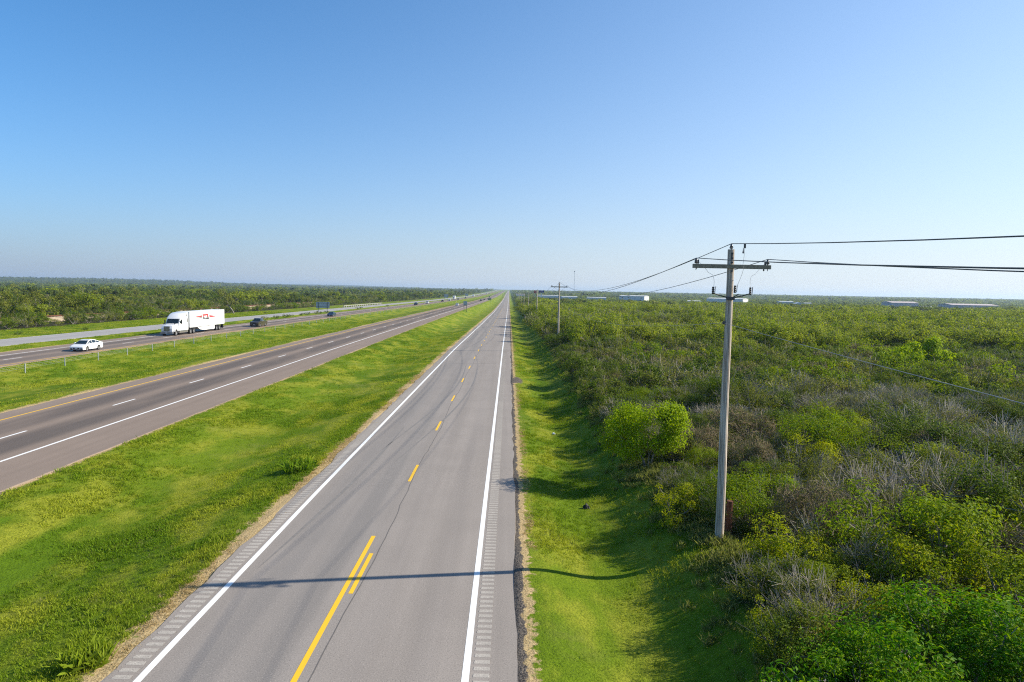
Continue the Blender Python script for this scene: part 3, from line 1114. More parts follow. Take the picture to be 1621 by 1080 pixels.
def neighbour_words(pts, kinds):
    """for each plant the kinds of its two closest neighbours"""
    P = np.array(pts)
    out = []
    for i in range(len(P)):
        d = ((P - P[i]) ** 2).sum(1)
        d[i] = 1e9
        a, b = np.argsort(d)[:2]
        ka, kb = sorted((ADJ[kinds[a]], ADJ[kinds[b]]))
        out.append('between two %s ones' % ka if ka == kb else 'between %s and %s ones' % (ka, kb))
    return out


for c, w in zip(cand, neighbour_words([(c['x'], c['y']) for c in cand], [c['kind'] for c in cand])):
    c['nb'] = w
    c['size_word'] = 'low ' if c['sc'] * c['sz'] < 0.75 else ('tall ' if c['sc'] * c['sz'] > 1.05 else '')
for c in cand:
    nm, what = NAMES[c['kind']]
    if count.get(nm, 0) >= LIMIT[nm]:
        stuff_pts.append(c)
        continue
    count[nm] = count.get(nm, 0) + 1
    lod = 0 if c['d'] < 52 else 1
    zl = zone_label(c)
    c['label'] = '%s%s %s, %s' % (c['size_word'], what, zl, c['nb'])
    if len(c['label'].split()) > 16:
        c['label'] = '%s %s, %s' % (what, zl, c['nb'])
    put_plant(nm, c['kind'], rng.randint(4), lod, c['x'], c['y'], c['sc'], c['rz'], c['label'], 'tree' if nm == 'mesquite_tree' else 'shrub',
              what + 's ' + zl, c['sz'])


# ------------------------------------------------------------------ scattered stuff through geometry nodes
def scatter(name, sources, pts, idx, rot, scl, label):
    """one object: a point cloud that carries an instance of a source at every point"""
    src = bpy.data.collections.new(name + '_source')
    for i, me in enumerate(sources):
        o = bpy.data.objects.new('%s_kind_%02d' % (name, i), me)
        src.objects.link(o)
    me = bpy.data.meshes.new(name)
    n = len(pts)
    me.vertices.add(n)
    me.vertices.foreach_set('co', np.asarray(pts, np.float32).ravel())
    a = me.attributes.new('which', 'INT', 'POINT')
    a.data.foreach_set('value', np.asarray(idx, np.int32))
    a = me.attributes.new('turn', 'FLOAT_VECTOR', 'POINT')
    a.data.foreach_set('vector', np.asarray(rot, np.float32).ravel())
    a = me.attributes.new('size', 'FLOAT_VECTOR', 'POINT')
    a.data.foreach_set('vector', np.asarray(scl, np.float32).ravel())
    o = link(name, me)
    g = bpy.data.node_groups.new(name + '_scatter', 'GeometryNodeTree')
    g.interface.new_socket('Geometry', in_out='INPUT', socket_type='NodeSocketGeometry')
    g.interface.new_socket('Geometry', in_out='OUTPUT', socket_type='NodeSocketGeometry')
    gi = g.nodes.new('NodeGroupInput')
    go = g.nodes.new('NodeGroupOutput')
    ci = g.nodes.new('GeometryNodeCollectionInfo')
    ci.inputs['Collection'].default_value = src
    ci.inputs['Separate Children'].default_value = True
    ci.inputs['Reset Children'].default_value = True
    ip = g.nodes.new('GeometryNodeInstanceOnPoints')
    ip.inputs['Pick Instance'].default_value = True

    def na(nm, dt):
        q = g.nodes.new('GeometryNodeInputNamedAttribute')
        q.data_type = dt
        q.inputs['Name'].default_value = nm
        return next(s for s in q.outputs if s.enabled and s.name == 'Attribute')
    g.links.new(gi.outputs[0], ip.inputs['Points'])
    g.links.new(ci.outputs[0], ip.inputs['Instance'])
    g.links.new(na('which', 'INT'), ip.inputs['Instance Index'])
    g.links.new(na('turn', 'FLOAT_VECTOR'), ip.inputs['Rotation'])
    g.links.new(na('size', 'FLOAT_VECTOR'), ip.inputs['Scale'])
    g.links.new(ip.outputs[0], go.inputs[0])
    md = o.modifiers.new('scatter', 'NODES')
    md.node_group = g
    setp(o, label, kind='stuff')
    return o


def joined(kind, variant, lod):
    """trunk and crown in one mesh for scattered plants"""
    tm, cm = plant(kind, variant, lod)
    me = cm.copy()
    if lod >= 3:
        return me
    bm = bmesh.new()
    bm.from_mesh(cm)
    nf = len(bm.faces)
    bm.from_mesh(tm)
    bm.faces.ensure_lookup_table()
    k = len(cm.materials)
    for q in bm.faces[nf:]:
        q.material_index = k
    bm.to_mesh(me)
    bm.free()
    me.materials.append(tm.materials[0])
    return me


KINDS = ['vivid', 'olive', 'grey_green', 'dark', 'bright', 'mesquite', 'bare', 'woodland', 'yellow']
SRC = {}


def sources_for(lods, variants=3):
    out, index = [], {}
    for kd in KINDS:
        for lod in lods:
            for v in range(variants):
                index[(kd, lod, v)] = len(out)
                out.append(joined(kd, v, lod))
    return out, index


def scatter_plants(name, items, lods, label):
    src, index = sources_for(lods)
    P, I, R, S = [], [], [], []
    for (kd, lod, x, y, sc, sz) in items:
        P.append((x, y, 0))
        I.append(index[(kd, lod, rng.randint(3))])
        R.append((0, 0, rng.uniform(0, 6.28)))
        S.append((sc, sc, sc * sz))
    P = np.array(P)
    P[:, 2] = terr_h(P[:, 0], P[:, 1]) - 0.05
    return scatter(name, src, P, I, R, S, label)


items = [(c['kind'], 1, c['x'], c['y'], c['sc'], c['sz']) for c in stuff_pts]


def field_right(y0, y1, sp, lod, grow):
    y = y0
    while y < y1:
        x0 = float(brush_edge(y))
        x1 = 0.79 * y + 12
        n = max(2, int((x1 - x0) / sp))
        for k in range(n):
            x = x0 + (k + rng.uniform(0.1, 0.9)) * (x1 - x0) / n
            yv = y + rng.uniform(-.5, .5) * sp
            pn = mnoise.noise(Vector((x * 0.012, yv * 0.008, 1.3)))
            u = rng.rand()
            if yv > 620 and pn > 0.25:
                continue
            if yv > 420 and u > 0.25:
                kd = 'woodland' if u < 0.62 else ('dark' if u < 0.88 else 'mesquite')
            elif u < 0.5 + pn:
                kd = 'mesquite'
            elif u < 0.68:
                kd = 'olive'
            elif u < 0.80:
                kd = 'bright'
            elif u < 0.88:
                kd = 'dark'
            elif u < 0.95:
                kd = 'grey_green'
            else:
                kd = 'bare' if lod < 2 else 'grey_green'
            s = (0.55 + 0.85 * rng.rand() ** 1.8) * grow * (0.95 if kd == 'mesquite' else (0.75 if kd == 'woodland' else 1.25)) * (1.0 if yv < 450 else 0.85)
            if yv > 700:
                s *= 0.9
            items.append((kd, lod, x, yv, s, rng.uniform(0.75, 1.05)))
        y += sp * 0.95
    return


field_right(130, 300, 3.7, 1, 1.32)
field_right(300, 750, 5.2, 2, 1.45)
field_right(750, 1700, 7.5, 3, 1.35)
field_right(1700, 3800, 22.0, 3, 2.4)
scatter_plants('distant_brush', items, (1, 2, 3), 'mixed green and grey brush spreading from the pole line to the horizon')

# --- the other side of the highway
litems = []
left_ind = []


def field_left(y0, y1, sp, lod, grow):
    y = y0
    while y < y1:
        x0 = -95.0
        x1 = -0.79 * y - 14
        if x1 > x0 - 3:
            y += sp
            continue
        n = max(2, int((x0 - x1) / sp))
        for k in range(n):
            x = x0 + (k + rng.uniform(0.1, 0.9)) * (x1 - x0) / n
            yv = y + rng.uniform(-.5, .5) * sp
            if -117.5 < x < -106 and yv < 420:
                continue
            pn = mnoise.noise(Vector((x * 0.02, yv * 0.012, 4.3)))
            pm2 = mnoise.noise(Vector((x * 0.055, yv * 0.03, 8.1)))
            u = min(0.99, max(0.0, rng.rand() * 0.7 + 0.15 + 0.5 * pm2))
            if pm2 < -0.28 and rng.rand() < 0.65 and yv < 800:
                continue
            kd = 'woodland' if u < 0.36 + pn else ('olive' if u < 0.50 else ('dark' if u < 0.74 else ('grey_green' if u < 0.95 else 'mesquite')))
            if x > -106 and yv < 420:
                kd = 'olive' if u < 0.4 else ('dark' if u < 0.7 else 'bright')
            s = (0.36 + 0.66 * rng.rand() ** 1.7) * grow * (1.0 if kd == 'woodland' else 1.5) * (0.95 + 0.55 * pn + 0.5 * pm2)
            if x > -106 and yv < 420:
                s = rng.uniform(0.7, 1.15)
            px, py, d = project(np.array(x), np.array(yv), np.array(float(terr_h(x, yv)) + 2))
            it = (kd, lod, x, yv, s, rng.uniform(0.8, 1.1))
            if lod == 1 and -30 < px < 900 and yv < 330:
                left_ind.append((float(d), it))
            else:
                litems.append(it)
        y += sp * 0.95


field_left(118, 330, 4.0, 1, 1.0)
field_left(330, 800, 5.0, 2, 1.1)
field_left(800, 2200, 9.0, 3, 1.4)
field_left(2200, 4500, 24.0, 3, 1.8)
left_ind.sort(key=lambda q: q[0])
nl = {}
left_nb = neighbour_words([(it[2], it[3]) for d, it in left_ind], [it[0] for d, it in left_ind])
for (d, it), nbw in zip(left_ind, left_nb):
    kd, lod, x, y, s, sz = it
    nm, cat = ('woodland_tree', 'tree') if kd in ('woodland', 'mesquite') else ('scrub_bush', 'bush')
    what = {'woodland': 'woodland tree', 'mesquite': 'light green tree'}.get(kd, ADJ[kd] + ' scrub bush')
    if nl.get(nm, 0) >= 220:
        litems.append(it)
        continue
    nl[nm] = nl.get(nm, 0) + 1
    where = 'before the railway bank' if x > -106 else ('behind the railway bank' if x > -150 else 'deep behind railway bank')
    where += ' behind the sedan' if y < 165 else (' behind the truck' if y < 230 else ' past the truck')
    size_word = 'low ' if s * sz < 0.6 else ('tall ' if s * sz > 0.95 else '')
    put_plant(nm, kd, rng.randint(4), 1, x, y, s, rng.uniform(0, 6.28), '%s%s %s, %s' % (size_word, what, where, nbw), cat, what + 's ' + where, sz)
scatter_plants('woodland', litems, (1, 2, 3), 'dark green woodland beyond the service road reaching to the low hills')

# --- grass tufts
M_TUFT = tuft_mat('grass_blade')
M_DRY = tuft_mat('dry_grass_blade', ((0.36, 0.26, 0.13), (0.55, 0.43, 0.24)))
M_TALL = tuft_mat('tall_pale_grass_blade', ((0.11, 0.15, 0.03), (0.25, 0.25, 0.09)))


def tuft_mesh(name, seed, n, rad, h, w, mat, lean=0.5):
    r = np.random.RandomState(seed)
    a = r.rand(n) * 6.283
    rr = rad * np.sqrt(r.rand(n))
    p = np.stack([np.cos(a) * rr, np.sin(a) * rr, np.full(n, -0.02)], -1)
    d = unit(np.stack([r.randn(n) * lean, r.randn(n) * lean, np.ones(n)], -1))
    hh = h * (0.5 + 0.8 * r.rand(n))[:, None]
    s = unit(np.cross(d, unit(r.randn(n, 3))))
    top = p + d * hh + np.stack([r.randn(n), r.randn(n), -np.abs(r.randn(n))], -1) * hh * 0.12
    mid = p + d * hh * 0.55
    v = np.stack([p - s * w / 2, p + s * w / 2, mid + s * w * 0.4, top], 1)
    f = np.arange(n * 4).reshape(n, 4)
    return mesh_np(name, v.reshape(-1, 3), f, None, mat)


def in_view(x, y, z, pad=60):
    px, py, d = project(x, y, z)
    return (px > -pad) & (px < 1621 + pad) & (py < 1080 + pad * 2) & (d > 3)


def scatter_turf():
    srcs = [tuft_mesh('tuft', i, 26, 0.16, 0.11, 0.018, M_TUFT) for i in range(4)] \
        + [tuft_mesh('tuft', 10 + i, 22, 0.42, 0.15, 0.05, M_TUFT) for i in range(3)] \
        + [tuft_mesh('tuft', 20 + i, 20, 0.16, 0.20, 0.016, M_TUFT, 0.35) for i in range(2)] \
        + [tuft_mesh('tuft', 50, 18, 0.18, 0.09, 0.016, M_TALL, 0.9)]
    P, I, S = [], [], []

    def zone(x0, x1, y0, y1, dens, kinds, smin, smax):
        n = int((x1 - x0) * (y1 - y0) * dens)
        x = rng.uniform(x0, x1, n)
        y = rng.uniform(y0, y1, n)
        keep = in_view(x, y, terr_h(x, y))
        x, y = x[keep], y[keep]
        # thicker where the turf is lusher
        den = np.array([mnoise.noise(Vector((a * 0.35, b * 0.25, 2))) for a, b in zip(x, y)])
        keep = rng.rand(len(x)) < 0.9 + 0.35 * den
        x, y, den = x[keep], y[keep], den[keep]
        P.append(np.stack([x, y, terr_h(x, y) - 0.01], -1))
        I.append(rng.choice(kinds, len(x)))
        s = rng.uniform(smin, smax, len(x)) * (1 + 0.5 * den)
        S.append(np.stack([s, s, s * rng.uniform(0.7, 1.2, len(x))], -1))
    fl, fr = XE['fl'], XE['fr']
    zone(fr + 0.75, 8.0, 13, 34, 34, [0, 1, 2, 3, 0, 1, 2, 3, 9], 0.6, 1.15)
    zone(fr + 0.75, 8.4, 34, 62, 18, [0, 1, 2, 3], 0.9, 1.5)
    zone(fr + 0.75, 8.4, 62, 130, 5, [4, 5, 6], 0.6, 1.1)
    zone(-16, fl - 0.5, 15, 34, 30, [0, 1, 2, 3, 0, 1, 2, 3, 9], 0.7, 1.3)
    zone(fl - 1.8, fl - 0.45, 14, 60, 22, [7, 8], 0.5, 0.9)
    zone(-22, -14, 24, 60, 16, [0, 1, 2, 3], 0.9, 1.5)
    zone(-15, fl - 0.5, 34, 62, 16, [0, 1, 2, 3], 0.9, 1.5)
    zone(-22, fl - 0.5, 60, 170, 3.5, [4, 5, 6], 0.6, 1.1)
    zone(-54, -36, 44, 110, 4.0, [4, 5, 6], 0.6, 1.1)
    zone(-54, -36, 110, 220, 1.5, [4, 5, 6], 0.9, 1.4)
    zone(-71, -65.5, 80, 220, 3.0, [4, 5, 6], 0.7, 1.2)
    zone(-95, -80, 100, 260, 2.0, [4, 5, 6], 0.8, 1.6)
    P_, I_, S_ = np.concatenate(P), np.concatenate(I), np.concatenate(S)
    R_ = np.zeros((len(P_), 3))
    R_[:, 2] = rng.uniform(0, 6.28, len(P_))
    scatter('grass', srcs, P_, I_, R_, S_, 'mown green grass of the verges and the median')
    # dry cuttings
    srcs = [tuft_mesh('dry', 30 + i, 26, 0.16, 0.07, 0.02, M_DRY, 2.2) for i in range(3)]
    P, I, S = [], [], []

    def band(xc, w, y0, y1, dens):
        n = int((y1 - y0) * w * 2 * dens)
        x = xc + rng.randn(n) * w * 0.6
        y = rng.uniform(y0, y1, n)
        m = np.array([mnoise.noise(Vector((b * 0.5, xc, 2))) for b in y])
        keep = in_view(x, y, terr_h(x, y)) & (rng.rand(n) < 0.7 + m)
        x, y = x[keep], y[keep]
        P.append(np.stack([x, y, np.maximum(terr_h(x, y), -9) + 0.0], -1))
        I.append(rng.randint(0, 3, len(x)))
        s = rng.uniform(0.6, 1.3, len(x))
        S.append(np.stack([s, s, s], -1))
    band(fl - 0.35, 0.40, 13, 75, 42)
    band(fr + 0.58, 0.16, 13, 75, 34)
    band(fl - 0.25, 0.3, 75, 160, 10)
    band(fr + 0.5, 0.25, 75, 160, 10)
    P_, I_, S_ = np.concatenate(P), np.concatenate(I), np.concatenate(S)
    R_ = np.zeros((len(P_), 3))
    R_[:, 2] = rng.uniform(0, 6.28, len(P_))
    scatter('dry_grass', srcs, P_, I_, R_, S_, 'straw coloured dry cuttings along the frontage road edges')
    # tall rank grass where the verge meets the brush
    srcs = [tuft_mesh('tall', 40 + i, 40, 0.24, 0.42, 0.010, M_TALL, 0.5) for i in range(3)]
    n = 2600
    y = 10 + 110 * rng.rand(n) ** 1.6
    x = brush_edge(y) + rng.randn(n) * 0.55 - 0.1
    keep = in_view(x, y, terr_h(x, y)) & ((y > 20) | (rng.rand(n) < 0.3))
    x, y = x[keep], y[keep]
    s = rng.uniform(0.35, 0.85, len(x))
    R_ = np.zeros((len(x), 3))
    R_[:, 2] = rng.uniform(0, 6.28, len(x))
    scatter('tall_grass', srcs, np.stack([x, y, terr_h(x, y)], -1), rng.randint(0, 3, len(x)), R_, np.stack([s, s, s], -1),
            'rank pale grass where the verge meets the brush')


scatter_turf()

# ------------------------------------------------------------------ utility poles and wires
M_POLE = wood_pole_mat()
M_ARM = plain('crossarm_wood', (0.27, 0.235, 0.17), 0.85, 0.2, var=0.25, scale=9)
M_STEEL = plain('galvanised_steel', (0.36, 0.37, 0.37), 0.5, 0.5, 0.6)
M_DARKSTEEL = plain('dark_hardware', (0.05, 0.052, 0.055), 0.5, 0.5)
M_PORC = plain('grey_porcelain', (0.10, 0.10, 0.105), 0.3, 0.5)
M_WIRE = plain('weathered_conductor', (0.055, 0.058, 0.06), 0.5, 0.4)
M_TELE = plain('grey_cable_sheath', (0.27, 0.28, 0.28), 0.6, 0.2)
M_RUST = plain('rusty_post', (0.115, 0.05, 0.028), 0.9, 0.2, var=0.4, scale=7)
POLE_X, POLE_Y0, SPAN = 7.40, 23.15, 86.0
PS = 0.917                          # pole size


def pole_at(k):
    y = POLE_Y0 + SPAN * k
    x = POLE_X + 0.5 * min(k, 1) + 0.02 * k
    return x, y, float(base_h(x, y)) + 0.78


def make_pole():
    o = empty('utility_pole', pole_at(0))
    o.scale = (PS, PS, PS)
    mb = MB()
    zs = np.linspace(-0.6, 10.9, 12)
    mb.tube([(0.012 * math.sin(z * 0.9), 0.01 * math.cos(z * 0.7), z) for z in zs], [0.168 - 0.048 * max(0, z) / 10.9 for z in zs], 14)
    mb.build('shaft', M_POLE, o, True)
    mb = MB()
    mb.box(-1.42, 1.42, -0.19, -0.08, 10.20, 10.35, 0.012)
    mb.build('crossarm', M_ARM, o)
    mb = MB()
    mb.tube([(0, -0.14, z) for z in (10.78, 10.5)], 0.03, 6)
    for z in (10.75, 10.58, 10.42, 10.1):
        mb.box(-0.03, 0.03, -0.17, -0.11, z - 0.03, z + 0.03)
    mb.build('bolt', M_DARKSTEEL, o)
    pin = [(0.02, -0.12), (0.02, 0.0), (0.055, 0.01), (0.075, 0.05), (0.045, 0.07), (0.065, 0.10), (0.04, 0.13), (0.035, 0.17), (0.0, 0.18)]
    for (x, y, z) in ((-1.3, -0.135, 10.37), (1.3, -0.135, 10.37), (0.0, 0.0, 10.92)):
        mb = MB()
        mb.lathe_z([(r, z + h) for r, h in pin], x, y, 10)
        if x:
            mb.tube([(x, y, z - 0.24), (x, y, z)], 0.014, 5)
        mb.build('insulator', M_PORC, o, True)
    # cutout fuses on a forked bracket below the arm
    mb = MB()
    for s in (-1, 1):
        mb.tube([(0, -0.13, 9.12), (s * 0.40, -0.20, 9.22), (s * 0.66, -0.24, 9.30)], 0.022, 6)
    mb.tube([(0.02, -0.13, 9.12), (0.24, -0.28, 9.28)], 0.02, 6)
    mb.box(-0.15, 0.15, -0.18, -0.10, 9.06, 9.18, 0.01)
    mb.build('fuse_bracket', M_DARKSTEEL, o)
    for (x, y, z) in ((-0.68, -0.25, 9.30), (0.67, -0.25, 9.30), (0.14, -0.16, 9.36)):
        mb = MB()
        mb.lathe_z([(0.03, z - 0.04), (0.055, z), (0.03, z + 0.03), (0.055, z + 0.07), (0.03, z + 0.10), (0.055, z + 0.14), (0.03, z + 0.17), (0.05, z + 0.22), (0.0, z + 0.24)], x, y, 8)
        mb.tube([(x + 0.05, y - 0.05, z - 0.02), (x + 0.06, y - 0.06, z + 0.24)], 0.014, 5)
        mb.build('cutout_fuse', M_DARKSTEEL, o, True)
    # dropper leads from the conductors
    for (a, b, sag) in (((-1.10, 0.35, 10.48), (-0.66, -0.25, 9.54), 0.22), ((1.45, 0.5, 10.44), (0.68, -0.25, 9.54), -0.22), ((0.32, -0.5, 11.02), (0.18, -0.22, 9.54), 0.12)):
        mb = MB()
        pts = []
        for t in np.linspace(0, 1, 12):
            p = Vector(a).lerp(Vector(b), t)
            p.x += sag * math.sin(t * math.pi * 1.0) * (0.55 if t < 0.5 else 1)
            pts.append(p)
        mb.tube(pts, 0.006, 5)
        mb.build('dropper_wire', M_STEEL, o)
        mb = MB()
        mb.box(a[0] - 0.03, a[0] + 0.03, a[1] - 0.03, a[1] + 0.03, a[2] - 0.10, a[2] + 0.05)
        mb.lathe_z([(0.0, a[2] - 0.30), (0.035, a[2] - 0.26), (0.02, a[2] - 0.2), (0.012, a[2] - 0.1)], a[0] - 0.05, a[1], 6)
        mb.build('line_clamp', M_DARKSTEEL, o)
    mb = MB()
    mb.box(-0.20, -0.12, -0.05, 0.05, 8.16, 8.28)
    mb.build('cable_clamp', M_DARKSTEEL, o)
    return o


pole0 = make_pole()
setp(pole0, 'tall weathered wooden utility pole with a crossarm and fuses by the rusty post', 'utility pole', 'utility poles along the brush edge')
POLE_LABEL = ['second wooden utility pole down the line, crossarm against the sky, orange marker at its foot',
              'third utility pole down the line, standing in the dark shrub row before the red sign',
              'fourth utility pole down the line, its top just under the horizon',
              'fifth utility pole down the line, slim above the shrub row',
              'sixth utility pole down the line, small above the shrub row',
              'seventh utility pole down the line, smaller than the sixth',
              'eighth utility pole down the line, last one that shows']
for k in range(1, 8):
    o = pole0.copy()
    COL.objects.link(o)
    o.location = pole_at(k)
    o['label'] = POLE_LABEL[k - 1]
    for ch in pole0.children:
        if k > 1 and ch.name.split('.')[0] in ('dropper_wire', 'line_clamp', 'bolt'):
            continue
        if k >= 1 and ch.name.split('.')[0] in ('fuse_bracket', 'cutout_fuse', 'dropper_wire', 'line_clamp'):
            continue
        c = ch.copy()
        COL.objects.link(c)
        c.parent = o


def wire(name, dx, dz, dy, sag, rad, mat, label, cat, group, sag0=None):
    dx, dz, dy = dx * PS, dz * PS, dy * PS
    mb = MB()
    pts = []
    x0, y0, z0 = pole_at(0)
    ks = [(x0, y0 - SPAN, 0.78)] + [pole_at(k) for k in range(8)]
    for a, b in zip(ks[:-1], ks[1:]):
        sg = sag0 if (sag0 and a is ks[0]) else sag
        for t in np.linspace(0, 1, 25)[:-1] if b is not ks[-1] else np.linspace(0, 1, 25):
            pts.append((a[0] + (b[0] - a[0]) * t + dx, a[1] + (b[1] - a[1]) * t + dy, a[2] + (b[2] - a[2]) * t + dz - sg * 4 * t * (1 - t)))
    mb.tube(pts, rad, 5)
    o = mb.build(name, mat, None, True)
    setp(o, label, cat, group)
    return o


wire('overhead_wire', 0.0, 11.11, 0.0, 1.47, 0.013, M_WIRE, 'topmost overhead wire, carried on the pole tops', 'wire', 'overhead power wires')
wire('overhead_wire', -1.3, 10.56, -0.135, 1.40, 0.013, M_WIRE, 'overhead wire on the road end of the crossarms', 'wire', 'overhead power wires')
wire('overhead_wire', 1.3, 10.56, -0.135, 1.52, 0.013, M_WIRE, 'overhead wire on the brush end of the crossarms', 'wire', 'overhead power wires')
wire('telephone_cable', -0.17, 8.22, 0.0, 1.45, 0.0075, M_TELE, 'single grey cable slung low on the poles over the brush', 'cable', None, 0.9)

# ------------------------------------------------------------------ small things by the verge
mb = MB()
mb.tube([(0, 0, -0.3), (0.01, 0.01, 0.6), (0.03, 0, 1.25)], [0.13, 0.125, 0.115], 9)
st = mb.build('fence_post', M_RUST, None, True, (7.86, 23.65, float(terr_h(7.86, 23.65))))
setp(st, 'short rusty brown post standing right behind the first utility pole', 'post')
mb = MB()
mb.box(-0.06, 0.06, -0.03, 0.03, -0.2, 1.15, 0.01)
mk = mb.build('marker_post', plain('orange_marker', (0.42, 0.11, 0.03), 0.6), None, False, (8.15, 107.6, float(terr_h(8.15, 107.6))))
setp(mk, 'thin orange marker post at the foot of the second utility pole', 'post')


def crumpled(name, r, sx, sy, sz, mat, loc, label, cat, amp=0.45):
    bm = bmesh.new()
    bmesh.ops.create_icosphere(bm, subdivisions=3, radius=1)
    for v in bm.verts:
        n = mnoise.noise(v.co * 1.7 + Vector((r, 0, 0))) * amp + mnoise.noise(v.co * 4.1 + Vector((0, r, 0))) * amp * 0.5
        v.co = v.co * (1 + n)
        v.co = Vector((v.co.x * sx, v.co.y * sy, max(-0.2, v.co.z) * sz + 0.15 * sz))
    me = bpy.data.meshes.new(name)
    bm.to_mesh(me)
    bm.free()
    me.materials.append(mat)
    o = link(name, me, None, loc)
    setp(o, label, cat)
    return o


crumpled('tyre_scrap', 1.0, 0.15, 0.09, 0.20, plain('black_rubber', (0.015, 0.015, 0.016), 0.6), (3.61, 30.0, float(terr_h(3.61, 30.0))),
         'black scrap lying in the mown grass short of the tree shadows', 'scrap')
crumpled('plastic_sheet', 4.0, 0.34, 0.28, 0.42, plain('white_plastic', (0.72, 0.76, 0.80), 0.4), (17.9, 82.2, float(terr_h(17.9, 82.2)) + 0.75),
         'crumpled white plastic sheet caught in the grey twigs', 'plastic sheet', 0.7)
crumpled('plastic_scrap', 9.0, 0.10, 0.07, 0.08, plain('white_plastic', (0.72, 0.76, 0.80), 0.4), (3.2, 46.0, float(terr_h(3.2, 46.0)) + 0.05),
         'tiny white scrap in the mown grass beside the brush shadow', 'scrap', 0.6)
crumpled('tyre_scrap', 12.0, 0.35, 0.2, 0.18, plain('black_rubber', (0.015, 0.015, 0.016), 0.6), (-36.6, 186.0, float(terr_h(-36.6, 186.0))),
         'black scrap at the median edge of the dark carriageway', 'scrap')

# tall weeds at the road edge
tw = tuft_mesh('weed_clump', 77, 420, 0.75, 0.62, 0.03, M_TUFT, 0.5)
for i, (x, y, s, lab) in enumerate(((-10.5, 34.4, 1.0, 'tall clump of weeds at the frontage road edge by the curved tyre marks'),
                                    (-10.9, 36.2, 0.7, 'smaller weed clump just past the tall clump at the frontage road edge'),
                                    (-10.2, 16.3, 0.75, 'rank weed clump at the near end of the frontage road edge'))):
    o = link('weed_clump', tw, None, (x, y, float(terr_h(x, y))), i * 2.0)
    o.scale = (s, s, s)
    setp(o, lab, 'weeds')
r = np.random.RandomState(5)
for i, y in enumerate((196, 205, 213, 220, 231, 238, 247, 252, 262, 314, 326, 392)):
    x = -69.6 + r.rand() * 0.8
    put_plant('verge_bush', 'dark' if i % 3 else 'olive', i % 4, 1, x, y, 0.42 + 0.22 * r.rand(), r.rand() * 6, 'small dark bush in the row along the service road verge', 'bush',
              'bushes along the service road verge', 0.8)
for i, (x, y) in enumerate(((-82, 134), (-84.5, 119), (-83, 236))):
    put_plant('verge_bush', 'dark', i, 1, x, y, 0.35, r.rand() * 6, 'low dark bush alone in the grass beyond the service road', 'bush', 'lone bushes beyond the service road', 0.7)
# the leaning tree
o = empty('leaning_tree', (-91.5, 230.0, float(terr_h(-91.5, 230))))
setp(o, 'leaning tree with a bare pale curved trunk in the grass behind the semi truck', 'tree')
rr = np.random.RandomState(3)
segs = []
trunkp = [Vector((0, 0, -0.2)), Vector((-0.7, 0, 1.2)), Vector((-1.7, 0.1, 2.5)), Vector((-2.4, 0.2, 3.9)), Vector((-2.6, 0.2, 5.0))]
for a, b, ra, rb in zip(trunkp[:-1], trunkp[1:], (0.24, 0.21, 0.19, 0.16), (0.21, 0.19, 0.16, 0.11)):
    segs.append((np.array(a), np.array(b), ra, rb))
tips = []
for i in range(26):
    a = np.array(trunkp[rr.choice([2, 3, 4])])
    d = unit(rr.randn(3) * np.array([1.3, 1.0, 0.5]) + np.array([0, 0, 0.8]))
    b = a + d * rr.uniform(1.0, 3.0)
    segs.append((a, b, 0.07, 0.02))
    tips.append(b)
link('trunk', tubes_mesh('trunk', segs, M_BARK, 5), o)
v, f = leaves_np(rr, np.array(tips), rr.uniform(0.4, 0.9, len(tips)), 1500, 0.34, 0.19)
link('crown', mesh_np('crown', v, f, None, LEAF['grey_green']), o)

# ------------------------------------------------------------------ cable barrier in the median
M_GALV = plain('barrier_galvanised', (0.40, 0.42, 0.42), 0.45, 0.5, 0.2)
BX, BY = -50.6, 46.2
cb = empty('cable_barrier', (BX, BY, float(terr_h(BX, BY))))
setp(cb, 'galvanised cable barrier on thin posts along the far side of the median', 'cable barrier')
mb = MB()
mb.box(-0.05, 0.05, -0.035, 0.035, -0.3, 0.95, 0.008)
pm = mb.mesh('post', M_GALV)
zb = float(terr_h(BX, BY))
for k in range(80):
    y = k * 6.45
    link('post', pm, cb, (0, y, float(terr_h(BX, BY + y)) - zb))
for z in (0.50, 0.65, 0.82):
    mb = MB()
    mb.tube([(0.06, y, float(terr_h(BX, BY + y)) - zb + z) for y in np.arange(-40, 515, 6.45)], 0.006, 4)
    mb.build('cable', M_GALV, cb)

# ------------------------------------------------------------------ railway bank beyond the service road
M_BALLAST = plain('pale_ballast', (0.36, 0.28, 0.19), 0.95, 0.1, var=0.3, scale=1.5)
ys = np.arange(120, 430, 5.0)
sec = [(-4.2, -0.2), (-2.2, 0.95), (2.2, 0.95), (4.6, -0.2)]
v, f = [], []
for j, y in enumerate(ys):
    for (dx, dz) in sec:
        v.append((-112 + dx, y, float(terr_h(-112, y)) + dz + 0.12 * mnoise.noise(Vector((dx, y * 0.2, 0)))))
for j in range(len(ys) - 1):
    for k in range(3):
        f.append((j * 4 + k, j * 4 + k + 1, j * 4 + k + 5, j * 4 + k + 4))
o = link('railway_bank', mesh_np('railway_bank', v, f, None, M_BALLAST))
setp(o, 'sandy railway bank running between the scrub and the woodland', kind='structure')
for dx in (-0.75, 0.75):
    mb = MB()
    mb.tube([(-112 + dx, y, float(terr_h(-112, y)) + 1.12) for y in ys], 0.09, 4)
    mb.build('rail', M_RUST, o)
mb = MB()
for y in np.arange(125, 300, 1.2):
    z = float(terr_h(-112, y)) + 1.0
    mb.box(-113.3, -110.7, y - 0.12, y + 0.12, z - 0.1, z + 0.05)
sl = mb.build('sleeper_row', M_RUST, o)
sl['kind'] = 'stuff'

